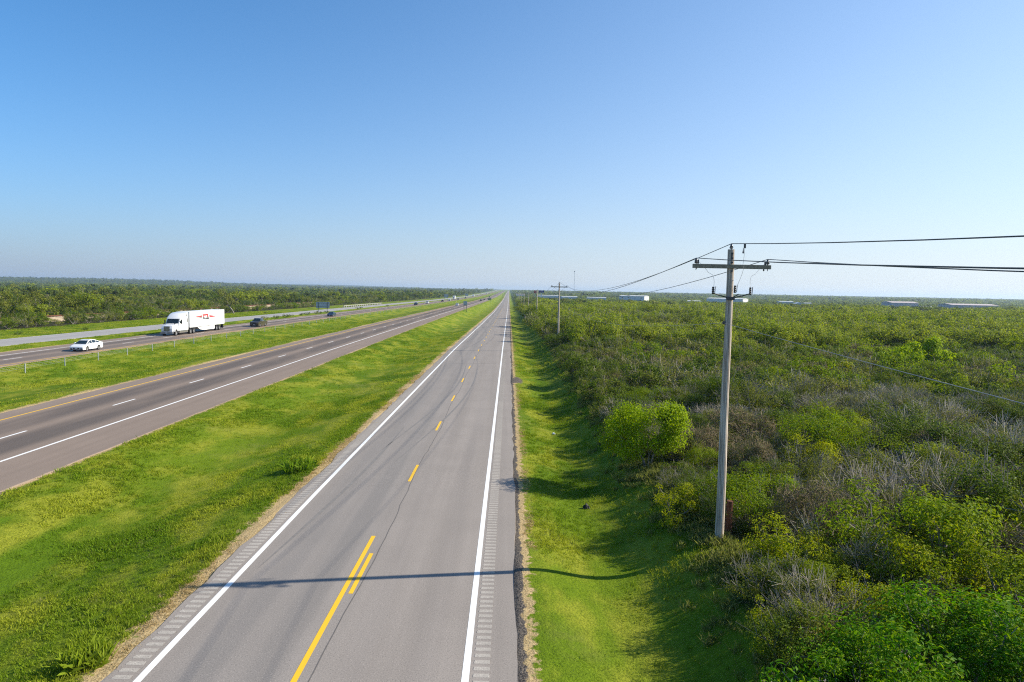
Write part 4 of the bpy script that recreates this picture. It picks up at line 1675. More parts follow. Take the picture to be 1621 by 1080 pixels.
# ------------------------------------------------------------------ culvert rail, signs
M_CONC = plain('pale_concrete', (0.33, 0.31, 0.29), 0.85, 0.2)
o = empty('bridge_railing', (-80.4, 336.0, float(base_h(-80.4, 336))))
setp(o, 'low pale concrete railing along the service road culvert', 'railing')
MB().box(-0.25, 0.25, 0, 100, 0.70, 0.95, 0.03).build('top_beam', M_CONC, o).rotation_euler = (-0.006, 0, 0)
pm2 = MB().box(-0.18, 0.18, -0.4, 0.4, -0.6, 0.75).mesh('post', M_CONC)
for k in range(21):
    link('post', pm2, o, (0, k * 5.0, -0.03 * k))
M_SIGNBACK = plain('sign_back_aluminium', (0.33, 0.40, 0.45), 0.45, 0.5, 0.3)
M_SIGNPOST = plain('dark_sign_post', (0.06, 0.085, 0.10), 0.5, 0.4)
M_GREEN = plain('green_sign_face', (0.012, 0.13, 0.07), 0.4, 0.4)
M_BLUES = plain('blue_sign_face', (0.02, 0.045, 0.22), 0.4, 0.4)
M_WHITEP = plain('white_panel', (0.78, 0.78, 0.77), 0.45, 0.4, var=0.05)
M_REDP = plain('red_panel', (0.55, 0.05, 0.04), 0.45, 0.4)


def road_sign(x, y, w, h, z0, label, face=None, posts=2, cat='road sign', border=False):
    o = empty('road_sign', (x, y, float(terr_h(x, y)) - 0.02))
    setp(o, label, cat)
    n = max(2, int(round(w / 1.1)))
    if face is None:
        for k in range(n):
            a = -w / 2 + k * w / n
            MB().box(a + 0.012, a + w / n - 0.012, -0.03, 0.0, z0, z0 + h).build('panel', M_SIGNBACK, o)
        for z in (z0 + h * 0.2, z0 + h * 0.8):
            MB().box(-w / 2, w / 2, -0.08, -0.032, z - 0.05, z + 0.05).build('stiffener', M_SIGNPOST, o)
    else:
        MB().box(-w / 2, w / 2, -0.03, 0.0, z0, z0 + h).build('panel', face, o)
        if border:
            t = 0.07
            mb = MB()
            for (a, b, c, d) in ((-w / 2 + .06, w / 2 - .06, z0 + .06, z0 + .06 + t), (-w / 2 + .06, w / 2 - .06, z0 + h - .06 - t, z0 + h - .06),
                                 (-w / 2 + .06, -w / 2 + .06 + t, z0 + .14, z0 + h - .14), (w / 2 - .06 - t, w / 2 - .06, z0 + .14, z0 + h - .14)):
                mb.box(a, b, -0.036, -0.031, c, d)
            mb.build('border', M_WHITEP, o)
    for s in np.linspace(-0.33, 0.33, posts):
        MB().box(s * w - 0.09, s * w + 0.09, -0.17 if face is None else 0.002, -0.082 if face is None else 0.12, -0.5, z0 + h * 0.97).build('post', M_SIGNPOST, o)
    return o


road_sign(-67.4, 250.0, 4.9, 2.2, 2.2, 'wide highway sign seen from behind on two dark posts beside the blue car')
road_sign(-20.0, 316.0, 1.7, 1.6, 3.2, 'small grey sign on two thin posts at the shoulder of the dark carriageway', M_SIGNBACK)
road_sign(-19.5, 690.0, 3.8, 1.7, 1.9, 'green highway sign low at the shoulder far down the dark carriageway', M_GREEN, 2, 'road sign', True)
road_sign(-68.0, 745.0, 4.4, 3.6, 2.6, 'large blue-grey sign from behind, close before the white box truck')
road_sign(-67.5, 1096.0, 5.0, 3.4, 2.4, 'distant pale sign from behind, above the oncoming lanes past the white box truck')


def pylon(x, y, ztop, w, h, face, label, pw, label_mark=None):
    z = float(terr_h(x, y))
    o = empty('roadside_sign', (x, y, z))
    setp(o, label, 'roadside sign')
    H = ztop - z
    MB().box(-pw, pw, -pw, pw, -0.5, H - 0.02).build('post', M_WHITEP, o)
    MB().box(-w / 2, w / 2, -pw - 0.35, -pw - 0.004, H - h, H, 0.04).build('panel', face, o)
    if label_mark:
        mb = MB()
        for i, a in enumerate(np.linspace(-0.36, 0.26, 4)):
            mb.box(a * w, a * w + 0.1 * w, -pw - 0.365, -pw - 0.351, H - h * 0.72, H - h * (0.30 + 0.1 * (i % 2)))
        mb.build('lettering', M_WHITEP, o)
    return o


pylon(35.5, 760.0, 9.0, 5.6, 2.6, M_BLUES, 'tall blue roadside sign panel on a white post above the trees', 0.45)
pylon(27.2, 720.0, 8.7, 2.6, 2.8, M_REDP, 'small red roadside sign beside the tall blue one', 0.25)
# radio mast
zm = float(terr_h(141, 1500))
o = empty('radio_mast', (141.0, 1500.0, zm))
setp(o, 'thin lattice radio mast standing alone above the horizon', 'mast')
hm = 51.0 - zm
mb = MB()
for k in range(3):
    a = k * 2.094
    mb.tube([(0.45 * math.cos(a), 0.45 * math.sin(a), 0), (0.45 * math.cos(a), 0.45 * math.sin(a), hm)], 0.13, 4)
mb.build('leg', M_STEEL, o)
mb = MB()
for i in range(int(hm / 2.5)):
    a, b = (i % 3) * 2.094, ((i + 1) % 3) * 2.094
    mb.tube([(0.45 * math.cos(a), 0.45 * math.sin(a), i * 2.5), (0.45 * math.cos(b), 0.45 * math.sin(b), i * 2.5 + 2.5)], 0.07, 4)
mb.build('lattice_brace', M_STEEL, o)
MB().box(-0.8, 0.8, -0.8, 0.8, hm - 0.6, hm + 1.2).build('antenna_cluster', M_DARKSTEEL, o)

# ------------------------------------------------------------------ buildings
M_WWALL = plain('white_metal_wall', (0.66, 0.66, 0.64), 0.5, 0.4, var=0.05)
M_WROOF = plain('pale_metal_roof', (0.62, 0.62, 0.60), 0.45, 0.4, var=0.05)
M_VWALL = plain('violet_grey_wall', (0.44, 0.43, 0.46), 0.6, 0.3, var=0.05)
M_PROOF = plain('dull_pink_roof', (0.50, 0.42, 0.40), 0.6, 0.3)
M_BWALL = plain('blue_grey_wall', (0.50, 0.54, 0.56), 0.6, 0.3, var=0.05)
M_DARKWIN = plain('dark_opening', (0.05, 0.055, 0.06), 0.3, 0.5)
M_GLASSB = plain('dark_window_glass', (0.03, 0.04, 0.05), 0.08, 0.6)


def warehouse(x, y, w, dep, h, label, wall, roof, doors=3, rotz=0.0, rise=1.0, name='warehouse', wins=0):
    z = float(terr_h(x, y)) - 0.3
    h *= 0.86
    o = empty(name, (x, y, z), rotz)
    setp(o, label, 'warehouse' if name == 'warehouse' else 'building')
    MB().box(-w / 2, w / 2, 0, dep, 0, h).build('wall', wall, o)
    mb = MB()
    e = 0.4
    vs = []
    for yy in (-e, dep + e):
        vs += [(-w / 2 - e, yy, h + 0.01), (0, yy, h + rise), (w / 2 + e, yy, h + 0.01)]
    if rise > 0.6 and name != 'warehouse':
        mb.add(vs, [(0, 1, 4, 3), (1, 2, 5, 4), (0, 2, 1), (3, 4, 5), (0, 3, 5, 2)])
    else:
        vs = []
        for xx in (-w / 2 - e, w / 2 + e):
            vs += [(xx, -e, h + 0.01), (xx, dep / 2, h + rise), (xx, dep + e, h + 0.01)]
        mb.add(vs, [(0, 1, 4, 3), (1, 2, 5, 4), (0, 2, 1), (3, 4, 5), (0, 3, 5, 2)])
    mb.build('roof', roof, o)
    for k in range(doors):
        a = -w / 2 + (k + 0.5) * w / doors
        MB().box(a - 1.8, a + 1.8, -0.06, -0.004, 0.3, min(4.4, h * 0.6)).build('loading_door', M_DARKWIN, o)
    for k in range(wins):
        a = -w / 2 + (k + 0.5) * w / wins
        f_ = MB().box(a - 0.8, a + 0.8, -0.05, -0.004, h * 0.66, h * 0.82).build('window', M_WWALL, o)
        MB().box(a - 0.68, a + 0.68, -0.062, -0.052, h * 0.68, h * 0.80).build('pane', M_GLASSB, f_)
    nrib = int(w / 6)
    mb = MB()
    for k in range(1, nrib):
        a = -w / 2 + k * w / nrib + 0.07
        mb.box(a - 0.08, a + 0.08, -0.05, -0.003, h * 0.86, h - 0.05)
    if nrib > 1:
        mb.build('wall_rib', roof, o)
    return o


def hz_x(px, y):
    return (px - 806) / FPX * y


warehouse(hz_x(1000, 900), 900, 34, 20, 11.0, 'white warehouse on the skyline between the second and first poles', M_WWALL, M_WROOF, 3, -0.5, 0.8, wins=4)
warehouse(hz_x(1147, 800), 800, 42, 22, 10.0, 'broad white warehouse showing past both sides of the first pole', M_WWALL, M_WROOF, 4, -0.6, 0.8)
warehouse(hz_x(1100, 770), 770, 15, 12, 6.3, 'low white annex in front of the broad white warehouse', M_WWALL, M_WROOF, 1, 0.1, 0.5)
warehouse(hz_x(1246, 800), 800, 16, 12, 7.5, 'small blue-grey shed just past the first pole on the skyline', M_BWALL, M_BWALL, 1, 0.0, 0.6)
warehouse(hz_x(1266, 740), 740, 6, 8, 5.6, 'little white gabled house beside the blue-grey shed', M_WWALL, M_WWALL, 0, 0.0, 1.6, 'farm_house', 1)
warehouse(hz_x(1281, 730), 730, 8, 8, 6.6, 'boxy white house on the brush side of the gabled house', M_WWALL, M_WROOF, 1, 0.0, 0.5)
warehouse(hz_x(1434, 700), 700, 27, 20, 9.5, 'violet-grey warehouse with a dull pink roof, the narrower of two', M_VWALL, M_PROOF, 3, 0.0, 1.3)
warehouse(hz_x(1546, 650), 650, 44, 22, 8.6, 'long violet-grey warehouse with a dull pink roof, the broader of two', M_VWALL, M_PROOF, 4, 0.0, 1.2)
warehouse(hz_x(1481, 680), 680, 25, 10, 5.4, 'low white shed between the two violet-grey warehouses', M_WWALL, M_WROOF, 2, 0.0, 0.5)
warehouse(hz_x(869, 1000), 1000, 32, 14, 8.5, 'low white shed behind the second pole, road side of it', M_WWALL, M_WROOF, 3, 0.0, 0.6)
warehouse(hz_x(902, 980), 980, 22, 14, 7.4, 'low white shed peeping out on the brush side of the second pole', M_WWALL, M_WROOF, 2, 0.1, 0.6)
warehouse(hz_x(945, 960), 960, 26, 14, 7.0, 'low grey-white shed standing next to the skyline warehouse', M_BWALL, M_WROOF, 2, 0.0, 0.6)
warehouse(hz_x(824, 1250), 1250, 16, 12, 8.0, 'small pale building at the far end of the frontage road', M_WWALL, M_PROOF, 1, 0.0, 0.6)

# ------------------------------------------------------------------ vehicles
M_TYRE = plain('tyre_rubber', (0.02, 0.02, 0.021), 0.8, 0.3)
M_RIM = plain('alloy_rim', (0.62, 0.62, 0.63), 0.3, 0.5, 0.7)
M_GLASS = plain('car_glass', (0.012, 0.022, 0.028), 0.06, 0.7, var=0.0)
M_LAMP = plain('headlamp_lens', (0.75, 0.75, 0.72), 0.12, 0.6)
M_TAIL = plain('tail_lamp_lens', (0.45, 0.012, 0.01), 0.2, 0.5)
M_BLACKP = plain('black_trim', (0.02, 0.02, 0.022), 0.5, 0.4)
M_CHROME = plain('bright_trim', (0.6, 0.6, 0.6), 0.2, 0.5, 0.9)
_paint = {}


def car_paint(name, col):
    if name not in _paint:
        m, nt, out = new_mat(name + '_car_paint')
        h = NT(nt)
        f = h.noise(h.n('ShaderNodeTexCoord').outputs['Object'], 1.2, 3)
        c = h.mix(h.ramp(f, 0.3, 0.7), tuple(q * 0.93 for q in col), col)
        p = h.principled(c, 0.32, 0.5)
        p.inputs['Coat Weight'].default_value = 0.7
        p.inputs['Coat Roughness'].default_value = 0.06
        h.l(p.outputs[0], out.inputs[0])
        _paint[name] = m
    return _paint[name]


def arch(yc, r, z, n=8):
    return [(yc + r * math.cos(t), max(z, 0.33 + r * math.sin(t))) for t in np.linspace(math.pi + 0.25, -0.25, n)]


def inset_profile(prof, d):
    c = np.mean(np.array(prof), 0)
    out = []
    for p in prof:
        q = np.array(p)
        v = c - q
        v = v / (np.linalg.norm(v) + 1e-9)
        out.append(tuple(q + v * d))
    return out


def loft_profile(mb, prof, stations):
    """stations (x, inset)"""
    vs, fs = [], []
    n = len(prof)
    for (x, d) in stations:
        vs += [(x, p[0], p[1]) for p in (inset_profile(prof, d) if d else prof)]
    for i in range(len(stations) - 1):
        for k in range(n):
            k2 = (k + 1) % n
            fs.append((i * n + k, i * n + k2, (i + 1) * n + k2, (i + 1) * n + k))
    fs.append(tuple(range(n))[::-1])
    fs.append(tuple((len(stations) - 1) * n + k for k in range(n)))
    return mb.add(vs, fs)


def wheel(parent, x, y, r, w, side, rim_mat=None, simple=False):
    hub = MB().lathe_x([(-w * 0.3, 0.0), (-w * 0.3, r * 0.45), (w * 0.3, r * 0.45), (w * 0.3, 0.0)], 0, 0, 0, 12).build('wheel', M_BLACKP, parent, False, (x, y, r))
    MB().lathe_x([(-w / 2, r * 0.62), (-w / 2, r * 0.93), (-w * 0.4, r), (w * 0.4, r), (w / 2, r * 0.93), (w / 2, r * 0.62)], 0, 0, 0, 20).build('tyre', M_TYRE, hub, True)
    mb = MB()
    xo = side * w * 0.42
    mb.lathe_x([(xo * 0.8, r * 0.64), (xo * 1.06, r * 0.62), (xo * 1.06, r * 0.54), (xo * 0.7, r * 0.5)], 0, 0, 0, 20)
    mb.lathe_x([(xo * 0.98, r * 0.16), (xo * 1.02, 0.001)], 0, 0, 0, 10)
    for k in range(5):
        t = k * 2 * math.pi / 5
        d = Vector((0, math.cos(t), math.sin(t)))
        e = Vector((0, -math.sin(t), math.cos(t)))
        a, b = d * r * 0.10, d * r * 0.56
        pts = [a + e * r * 0.10, a - e * r * 0.10, b - e * r * 0.07, b + e * r * 0.07]
        mb.add([(xo * 0.95, p.y, p.z) for p in pts], [(0, 1, 2, 3)])
    mb.build('rim', rim_mat or M_RIM, hub)
    return hub


STYLES = dict(
    sedan=dict(L=4.55, W=1.82, wy=(1.36, -1.30), r=0.33,
               top=[(2.27, 0.42), (2.25, 0.60), (2.12, 0.73), (1.75, 0.85), (1.25, 0.95), (0.2, 0.97), (-1.0, 1.0), (-1.85, 1.04), (-2.15, 1.03), (-2.25, 0.85), (-2.27, 0.62), (-2.22, 0.35)],
             cab=[(-1.98, 1.03), (-0.98, 1.375), (-0.62, 1.44), (-0.2, 1.47), (0.2, 1.46), (0.52, 1.41), (1.42, 0.93)], zb=0.97, zr=1.46, hb=0.83, hr=0.58, pil=(0.02, -0.85)),
    suv=dict(L=4.8, W=1.92, wy=(1.45, -1.42), r=0.37,
             top=[(2.38, 0.5), (2.36, 0.95), (2.1, 1.06), (1.25, 1.14), (-2.2, 1.16), (-2.38, 1.05), (-2.4, 0.6), (-2.36, 0.4)],
             cab=[(-2.3, 1.14), (-1.95, 1.66), (-0.8, 1.76), (0.35, 1.72), (1.2, 1.12)], zb=1.12, zr=1.76, hb=0.88, hr=0.66, pil=(0.05, -1.0)),
    pickup=dict(L=5.7, W=1.98, wy=(1.85, -1.75), r=0.40,
                top=[(2.85, 0.55), (2.83, 1.05), (2.6, 1.15), (1.5, 1.22), (-2.75, 1.20), (-2.85, 1.15), (-2.85, 0.65), (-2.8, 0.5)],
                cab=[(-0.75, 1.2), (-0.62, 1.84), (0.1, 1.90), (0.75, 1.86), (1.5, 1.2)], zb=1.2, zr=1.9, hb=0.90, hr=0.70, pil=(0.35, -0.2)))


def car(style, x, y, oncoming, col, label, name='car', cat='car', detail=True, rim=None, group=None):
    S = STYLES[style]
    z = float(road_z(x, y)) + 0.004
    o = empty(name, (x, y, z), math.pi if oncoming else 0.0)
    setp(o, label, cat, group)
    W, r = S['W'], S['r']
    pm_ = car_paint(*col)
    bot = [(S['top'][-1][0] + 0.03, 0.24)] + [(S['wy'][1] + (p[0]), p[1]) for p in [(q[0], q[1]) for q in arch(0, r * 1.14, 0.22)]] \
        + [(S['wy'][0] + p[0], p[1]) for p in arch(0, r * 1.14, 0.22)] + [(S['top'][0][0] - 0.06, 0.22)]
    prof = S['top'] + bot
    mb = MB()
    loft_profile(mb, prof, [(-W / 2, 0.06), (-W / 2 + 0.05, 0.015), (-W / 2 + 0.16, 0.0), (-W * 0.2, -0.015), (W * 0.2, -0.015), (W / 2 - 0.16, 0.0), (W / 2 - 0.05, 0.015), (W / 2, 0.06)])
    mb.build('body', pm_, o, True)
    # greenhouse
    cab, zb, zr, hb, hr = S['cab'], S['zb'], S['zr'], S['hb'], S['hr']

    def hw(zv):
        t = min(1, max(0, (zv - zb) / (zr - zb)))
        return hb + (hr - hb) * t
    mb = MB()
    n = len(cab)
    vs = [(-hw(p[1]), p[0], p[1]) for p in cab] + [(hw(p[1]), p[0], p[1]) for p in cab]
    fs = [(k, k + 1, n + k + 1, n + k) for k in range(n - 1)] + [tuple(range(n)), tuple(range(n, 2 * n))[::-1]]
    mb.add(vs, fs).build('cabin', pm_, o)

    def pane(name_, a, b, m0, m1, e0=0.10, e1=0.10):
        """a pane lying on the slope from a to b, inset by fractions"""
        a, b = Vector((0, *a)), Vector((0, *b))
        nrm = Vector((0, -(b - a).z, (b - a).y)).normalized()
        if nrm.z < 0:
            nrm = -nrm
        p, q = a.lerp(b, m0), a.lerp(b, m1)
        w0, w1 = hw(p.z) * (1 - e0), hw(q.z) * (1 - e1)
        off = nrm * 0.014
        MB().quad(Vector((-w0, p.y, p.z)) + off, Vector((w0, p.y, p.z)) + off, Vector((w1, q.y, q.z)) + off, Vector((-w1, q.y, q.z)) + off).build(name_, M_GLASS, o)
    pane('windscreen', cab[-1], cab[-2], 0.06, 0.92, 0.07, 0.07)
    pane('rear_window', cab[0], cab[1], 0.15, 0.90, 0.10, 0.10)
    # side windows follow the roof curve
    for s in (-1, 1):
        zl = zb + (zr - zb) * 0.12
        for (ya, yb) in ((S['pil'][0] + 0.06, cab[-1][0] - 0.28), (S['pil'][1] + 0.05, S['pil'][0] - 0.04), (cab[0][0] + 0.42, S['pil'][1] - 0.03)):
            if yb - ya < 0.15:
                continue

            def ztop(yv):
                return float(np.interp(yv, [p[0] for p in cab], [p[1] for p in cab])) - 0.07
            pts = [(ya, zl)] + [(yy, max(zl, ztop(yy))) for yy in np.linspace(ya, yb, 4)] + [(yb, zl)]
            MB().add([(s * (hw(p[1]) + 0.010), p[0], p[1]) for p in pts], [tuple(range(len(pts)))]).build('side_window', M_GLASS, o)
    for yv in S['wy']:
        for s in (-1, 1):
            wheel(o, s * (W / 2 - 0.13), yv, r, 0.23, s, rim)
    if not detail:
        return o
    yf, zf = S['top'][0]
    yf2, zf2 = S['top'][1]
    for s in (-1, 1):
        MB().add([(s * W * 0.46, yf2 - 0.30, zf2 + 0.06), (s * W * 0.27, yf2 + 0.012, zf2 - 0.0), (s * W * 0.27, yf2 + 0.02, zf2 - 0.13), (s * W * 0.46, yf2 - 0.10, zf2 - 0.10)],
                 [(0, 1, 2, 3)]).build('headlight', M_LAMP, o)
        yr_, zr_ = S['top'][-2]
        MB().box(s * W * 0.33 - 0.14, s * W * 0.33 + 0.14, yr_ - 0.04, yr_ + 0.05, zr_ + 0.05, zr_ + 0.24).build('tail_light', M_TAIL, o)
        MB().box(s * (hb + 0.10) - 0.10, s * (hb + 0.10) + 0.10, cab[-1][0] - 0.42, cab[-1][0] - 0.30, zb + 0.02, zb + 0.17, 0.02).build('mirror', pm_, o)
        MB().box(s * W * 0.36 - 0.12, s * W * 0.36 + 0.12, yf + 0.005, yf + 0.03, 0.33, 0.45).build('fog_lamp_recess', M_BLACKP, o)
    MB().box(-W * 0.23, W * 0.23, yf - 0.02, yf + 0.032, 0.36, zf2 - 0.08, 0.01).build('grille', M_BLACKP, o)
    MB().box(-0.16, 0.16, yf + 0.034, yf + 0.045, 0.42, 0.52).build('number_plate', M_WHITEP, o)
    MB().box(-W * 0.44, W * 0.44, yf - 0.10, yf + 0.01, 0.225, 0.30, 0.01).build('bumper_lip', M_BLACKP, o)
    if style == 'pickup':
        MB().box(-W / 2 + 0.14, W / 2 - 0.14, -2.65, -0.85, 1.0, 1.232).build('bed_cover', M_BLACKP, o)
    return o


WHITE = ('white', (0.80, 0.80, 0.80))
BLACK = ('black', (0.018, 0.018, 0.022))
BLUE = ('dark_blue', (0.018, 0.035, 0.075))
RED = ('dark_red', (0.10, 0.012, 0.012))
SILVER = ('silver', (0.42, 0.43, 0.44))
BROWN = ('brown_black', (0.05, 0.038, 0.028))
LN_IN, LN_OUT = -57.2, -61.0
car('sedan', LN_IN, 93.4, True, WHITE, 'white sedan alone on the oncoming carriageway, leading the semi truck', 'sedan')
car('pickup', LN_IN, 157.8, True, BROWN, 'dark pickup truck following the semi truck past the cable barrier', 'pickup_truck', 'pickup truck')
car('sedan', LN_IN, 222.8, True, BLUE, 'dark blue sedan beside the wide highway sign', 'sedan')
car('suv', LN_IN, 424.7, True, BLACK, 'black car with pale flank, first beyond the dark blue sedan', 'car')
car('suv', LN_IN, 484.1, True, WHITE, 'small white car, second beyond the dark blue sedan', 'car')
car('suv', LN_IN, 594.9, True, RED, 'small dark red car ahead of the white box truck', 'car')
car('suv', LN_IN, 664.6, True, WHITE, 'small white car close ahead of the white box truck', 'car')
car('sedan', LN_IN, 776.3, True, BLACK, 'tiny black car just behind the white box truck', 'car', detail=False)
car('suv', LN_IN, 905.8, True, BLACK, 'tiny dark car halfway between the white box truck and the distant white truck', 'car', detail=False)
car('suv', LN_IN, 2016.8, True, BLACK, 'speck of a dark car at the far end of the oncoming lanes', 'car', detail=False)
car('suv', -31.9, 425.9, False, WHITE, 'white car on the dark carriageway, near the small grey sign', 'car')
car('suv', -28.2, 445.9, False, BLACK, 'black car close to the white one on the dark carriageway', 'car')
car('suv', -28.2, 692.3, False, BLACK, 'black car on the dark carriageway short of the green sign', 'car')
car('sedan', -28.2, 790.1, False, BLACK, 'dark car just past the green sign', 'car', detail=False)
car('suv', -31.9, 1130.0, False, BLACK, 'very small dark car, near one of the distant pair on the dark carriageway', 'car', detail=False)
car('sedan', -28.2, 1371.0, False, SILVER, 'very small grey car, far one of the distant pair on the dark carriageway', 'car', detail=False)
car('suv', -28.2, 2201.9, False, BLACK, 'speck of a dark car at the far end of the dark carriageway', 'car', detail=False)


def box_truck(x, y, label, hh=3.9):
    z = float(road_z(x, y)) + 0.004
    o = empty('box_truck', (x, y, z), math.pi)
    setp(o, label, 'truck')
    pm_ = car_paint(*WHITE)
    MB().box(-1.28, 1.28, -4.2, 2.0, 1.0, hh, 0.04).build('cargo_box', M_WHITEP, o)
    mb = MB()
    loft_profile(mb, [(4.1, 0.5), (4.12, 1.25), (3.4, 1.5), (2.9, 2.45), (2.1, 2.5), (2.1, 0.5)], [(-1.1, 0.08), (-1.0, 0.0), (1.0, 0.0), (1.1, 0.08)])
    mb.build('cab', pm_, o, True)
    MB().quad((-0.9, 3.39, 1.58), (0.9, 3.39, 1.58), (0.85, 2.99, 2.36), (-0.85, 2.99, 2.36)).build('windscreen', M_GLASS, o)
    for s in (-1, 1):
        MB().quad((s * 1.108, 3.2, 1.6), (s * 1.108, 2.35, 1.6), (s * 1.108, 2.35, 2.3), (s * 1.108, 2.9, 2.3)).build('side_window', M_GLASS, o)
    MB().box(-0.7, 0.7, 4.06, 4.16, 0.6, 1.15).build('grille', M_BLACKP, o)
    for yv in (3.0, -2.6):
        for s in (-1, 1):
            wheel(o, s * 1.0, yv, 0.46, 0.3, s)
    MB().box(-0.45, 0.45, -4.1, 2.6, 0.55, 0.98).build('chassis', M_BLACKP, o)
    return o


box_truck(LN_OUT, 766.0, 'white box truck on the oncoming carriageway, beside the large blue-grey sign', 4.3)
box_truck(LN_OUT, 1180.1, 'distant white truck on the oncoming carriageway, small beyond the white box truck', 4.2)
box_truck(LN_OUT, 1878.2, 'farthest white truck, a speck on the oncoming carriageway near the horizon', 4.2)


# ---- the semi truck
def semi(x, y):
    z = float(road_z(x, y)) + 0.004
    o = empty('semi_truck', (x, y, z), math.pi)
    setp(o, 'white semi truck with a long white trailer bearing a red and black emblem', 'truck')
    pm_ = car_paint(*WHITE)
    # tractor
    mb = MB()
    hood = [(10.75, 0.75), (10.82, 1.35), (10.55, 1.80), (9.6, 2.02), (8.55, 2.16), (8.55, 0.75)]
    loft_profile(mb, hood, [(-1.02, 0.12), (-0.92, 0.02), (-0.5, -0.02), (0.5, -0.02), (0.92, 0.02), (1.02, 0.12)])
    mb.build('hood', pm_, o, True)
    mb = MB()
    cabp = [(8.75, 0.85), (8.72, 2.10), (8.20, 2.98), (5.15, 2.98), (5.15, 0.85)]
    loft_profile(mb, cabp, [(-1.24, 0.06), (-1.18, 0.0), (1.18, 0.0), (1.24, 0.06)])
    mb.build('cab', pm_, o, True)
    mb = MB()
    roofp = [(8.32, 2.985), (8.05, 3.25), (7.3, 3.75), (6.5, 4.02), (5.15, 4.08), (5.15, 2.985)]
    loft_profile(mb, roofp, [(-1.22, 0.10), (-1.05, 0.0), (1.05, 0.0), (1.22, 0.10)])
    mb.build('roof_fairing', pm_, o, True)
    MB().quad((-1.08, 8.755, 2.18), (1.08, 8.755, 2.18), (1.02, 8.285, 2.93), (-1.02, 8.285, 2.93)).build('windscreen', M_GLASS, o)
    MB().box(-0.02, 0.02, 8.5, 8.56, 2.5, 2.56).build('mirror_mount', M_BLACKP, o)
    for s in (-1, 1):
        MB().add([(s * 1.248, 8.45, 2.18), (s * 1.248, 7.75, 2.18), (s * 1.248, 7.75, 2.85), (s * 1.248, 8.12, 2.85)], [(0, 1, 2, 3)]).build('side_window', M_GLASS, o)
        MB().box(s * 1.243 - 0.006, s * 1.243 + 0.006, 7.66, 7.70, 1.0, 2.9).build('door_gap', M_BLACKP, o)
        MB().add([(s * 1.248, 5.75, 2.25), (s * 1.248, 5.45, 2.25), (s * 1.248, 5.45, 2.95), (s * 1.248, 5.75, 2.95)], [(0, 1, 2, 3)]).build('sleeper_window', M_GLASS, o)
        MB().add([(s * 1.245, 5.95, 3.45), (s * 1.245, 5.5, 3.45), (s * 1.245, 5.7, 3.85)], [(0, 1, 2)]).build('fairing_window', M_GLASS, o)
        MB().box(s * 1.52 - 0.06, s * 1.52 + 0.06, 8.25, 8.45, 2.0, 2.75, 0.02).build('mirror', M_BLACKP, o)
        MB().box(min(s * 1.25, s * 1.5), max(s * 1.25, s * 1.5), 8.32, 8.38, 2.30, 2.36).build('mirror_arm', M_BLACKP, o)
        MB().box(s * 0.98 - 0.09, s * 0.98 + 0.09, 9.75, 9.85, 2.02, 2.22, 0.02).build('hood_mirror', M_BLACKP, o)
        MB().add([(s * 1.0, 10.5, 1.28), (s * 0.66, 10.83, 1.30), (s * 0.66, 10.83, 1.08), (s * 1.0, 10.56, 1.06)], [(0, 1, 2, 3)]).build('headlight', M_LAMP, o)
        mb = MB()
        loft_profile(mb, [(10.35, 0.75), (10.3, 1.1), (9.95, 1.36), (9.45, 1.36), (9.1, 1.1), (9.05, 0.8), (9.22, 0.8), (9.3, 1.0), (9.5, 1.17), (9.9, 1.17), (10.1, 1.0), (10.18, 0.75)],
                     [(s * 0.8, 0), (s * 1.2, 0)])
        mb.build('fender', pm_, o)
        MB().box(s * 1.05 - 0.18, s * 1.05 + 0.18, 5.3, 8.6, 0.42, 0.84, 0.03).build('side_skirt', M_CHROME, o)
        wheel(o, s * 1.02, 9.7, 0.52, 0.32, s)
        for yv in (4.2, 2.9, -7.3, -8.6):
            wheel(o, s * 0.98, yv, 0.52, 0.52, s)
    grille = MB().box(-0.52, 0.52, 10.72, 10.86, 0.85, 1.72, 0.03).build('grille', M_BLACKP, o)
    for k in range(7):
        a = -0.45 + k * 0.15
        MB().box(a - 0.022, a + 0.022, 10.862, 10.875, 0.88, 1.69).build('grille_bar', M_CHROME, grille)
    mb = MB()
    loft_profile(mb, [(10.95, 0.42), (10.97, 0.72), (10.6, 0.74), (10.6, 0.42)], [(-1.15, 0.1), (-1.0, 0.0), (1.0, 0.0), (1.15, 0.1)])
    mb.build('bumper', plain('grey_bumper', (0.25, 0.26, 0.27), 0.4, 0.5, 0.4), o)
    MB().box(-0.16, 0.16, 10.972, 10.985, 0.5, 0.62).build('number_plate', M_WHITEP, o)
    MB().box(-0.45, 0.45, 2.3, 8.6, 0.62, 0.98).build('chassis', M_BLACKP, o)
    # trailer
    tr = MB().box(-1.3, 1.3, -10.9, 4.7, 1.22, 4.12, 0.03).build('trailer_box', plain('white_trailer_skin', (0.80, 0.80, 0.79), 0.4, 0.4, var=0.02), o)
    MB().box(-1.305, 1.305, -10.88, 4.68, 1.14, 1.215).build('bottom_rail', M_STEEL, tr)
    for s in (-1, 1):
        MB().add([(s * 1.24, 1.4, 1.13), (s * 1.24, 0.2, 0.62), (s * 1.24, -1.5, 0.42), (s * 1.24, -6.2, 0.42), (s * 1.24, -6.2, 1.13),
                  (s * 1.21, 1.4, 1.13), (s * 1.21, 0.2, 0.62), (s * 1.21, -1.5, 0.42), (s * 1.21, -6.2, 0.42), (s * 1.21, -6.2, 1.13)],
                 [(0, 1, 2, 3, 4), (5, 6, 7, 8, 9), (0, 1, 6, 5), (1, 2, 7, 6), (2, 3, 8, 7), (3, 4, 9, 8), (4, 0, 5, 9)]).build('aero_skirt', M_WHITEP, o)
        MB().box(s * 0.75 - 0.06, s * 0.75 + 0.06, 1.55, 1.68, 0.45, 1.13).build('landing_leg', M_STEEL, o)
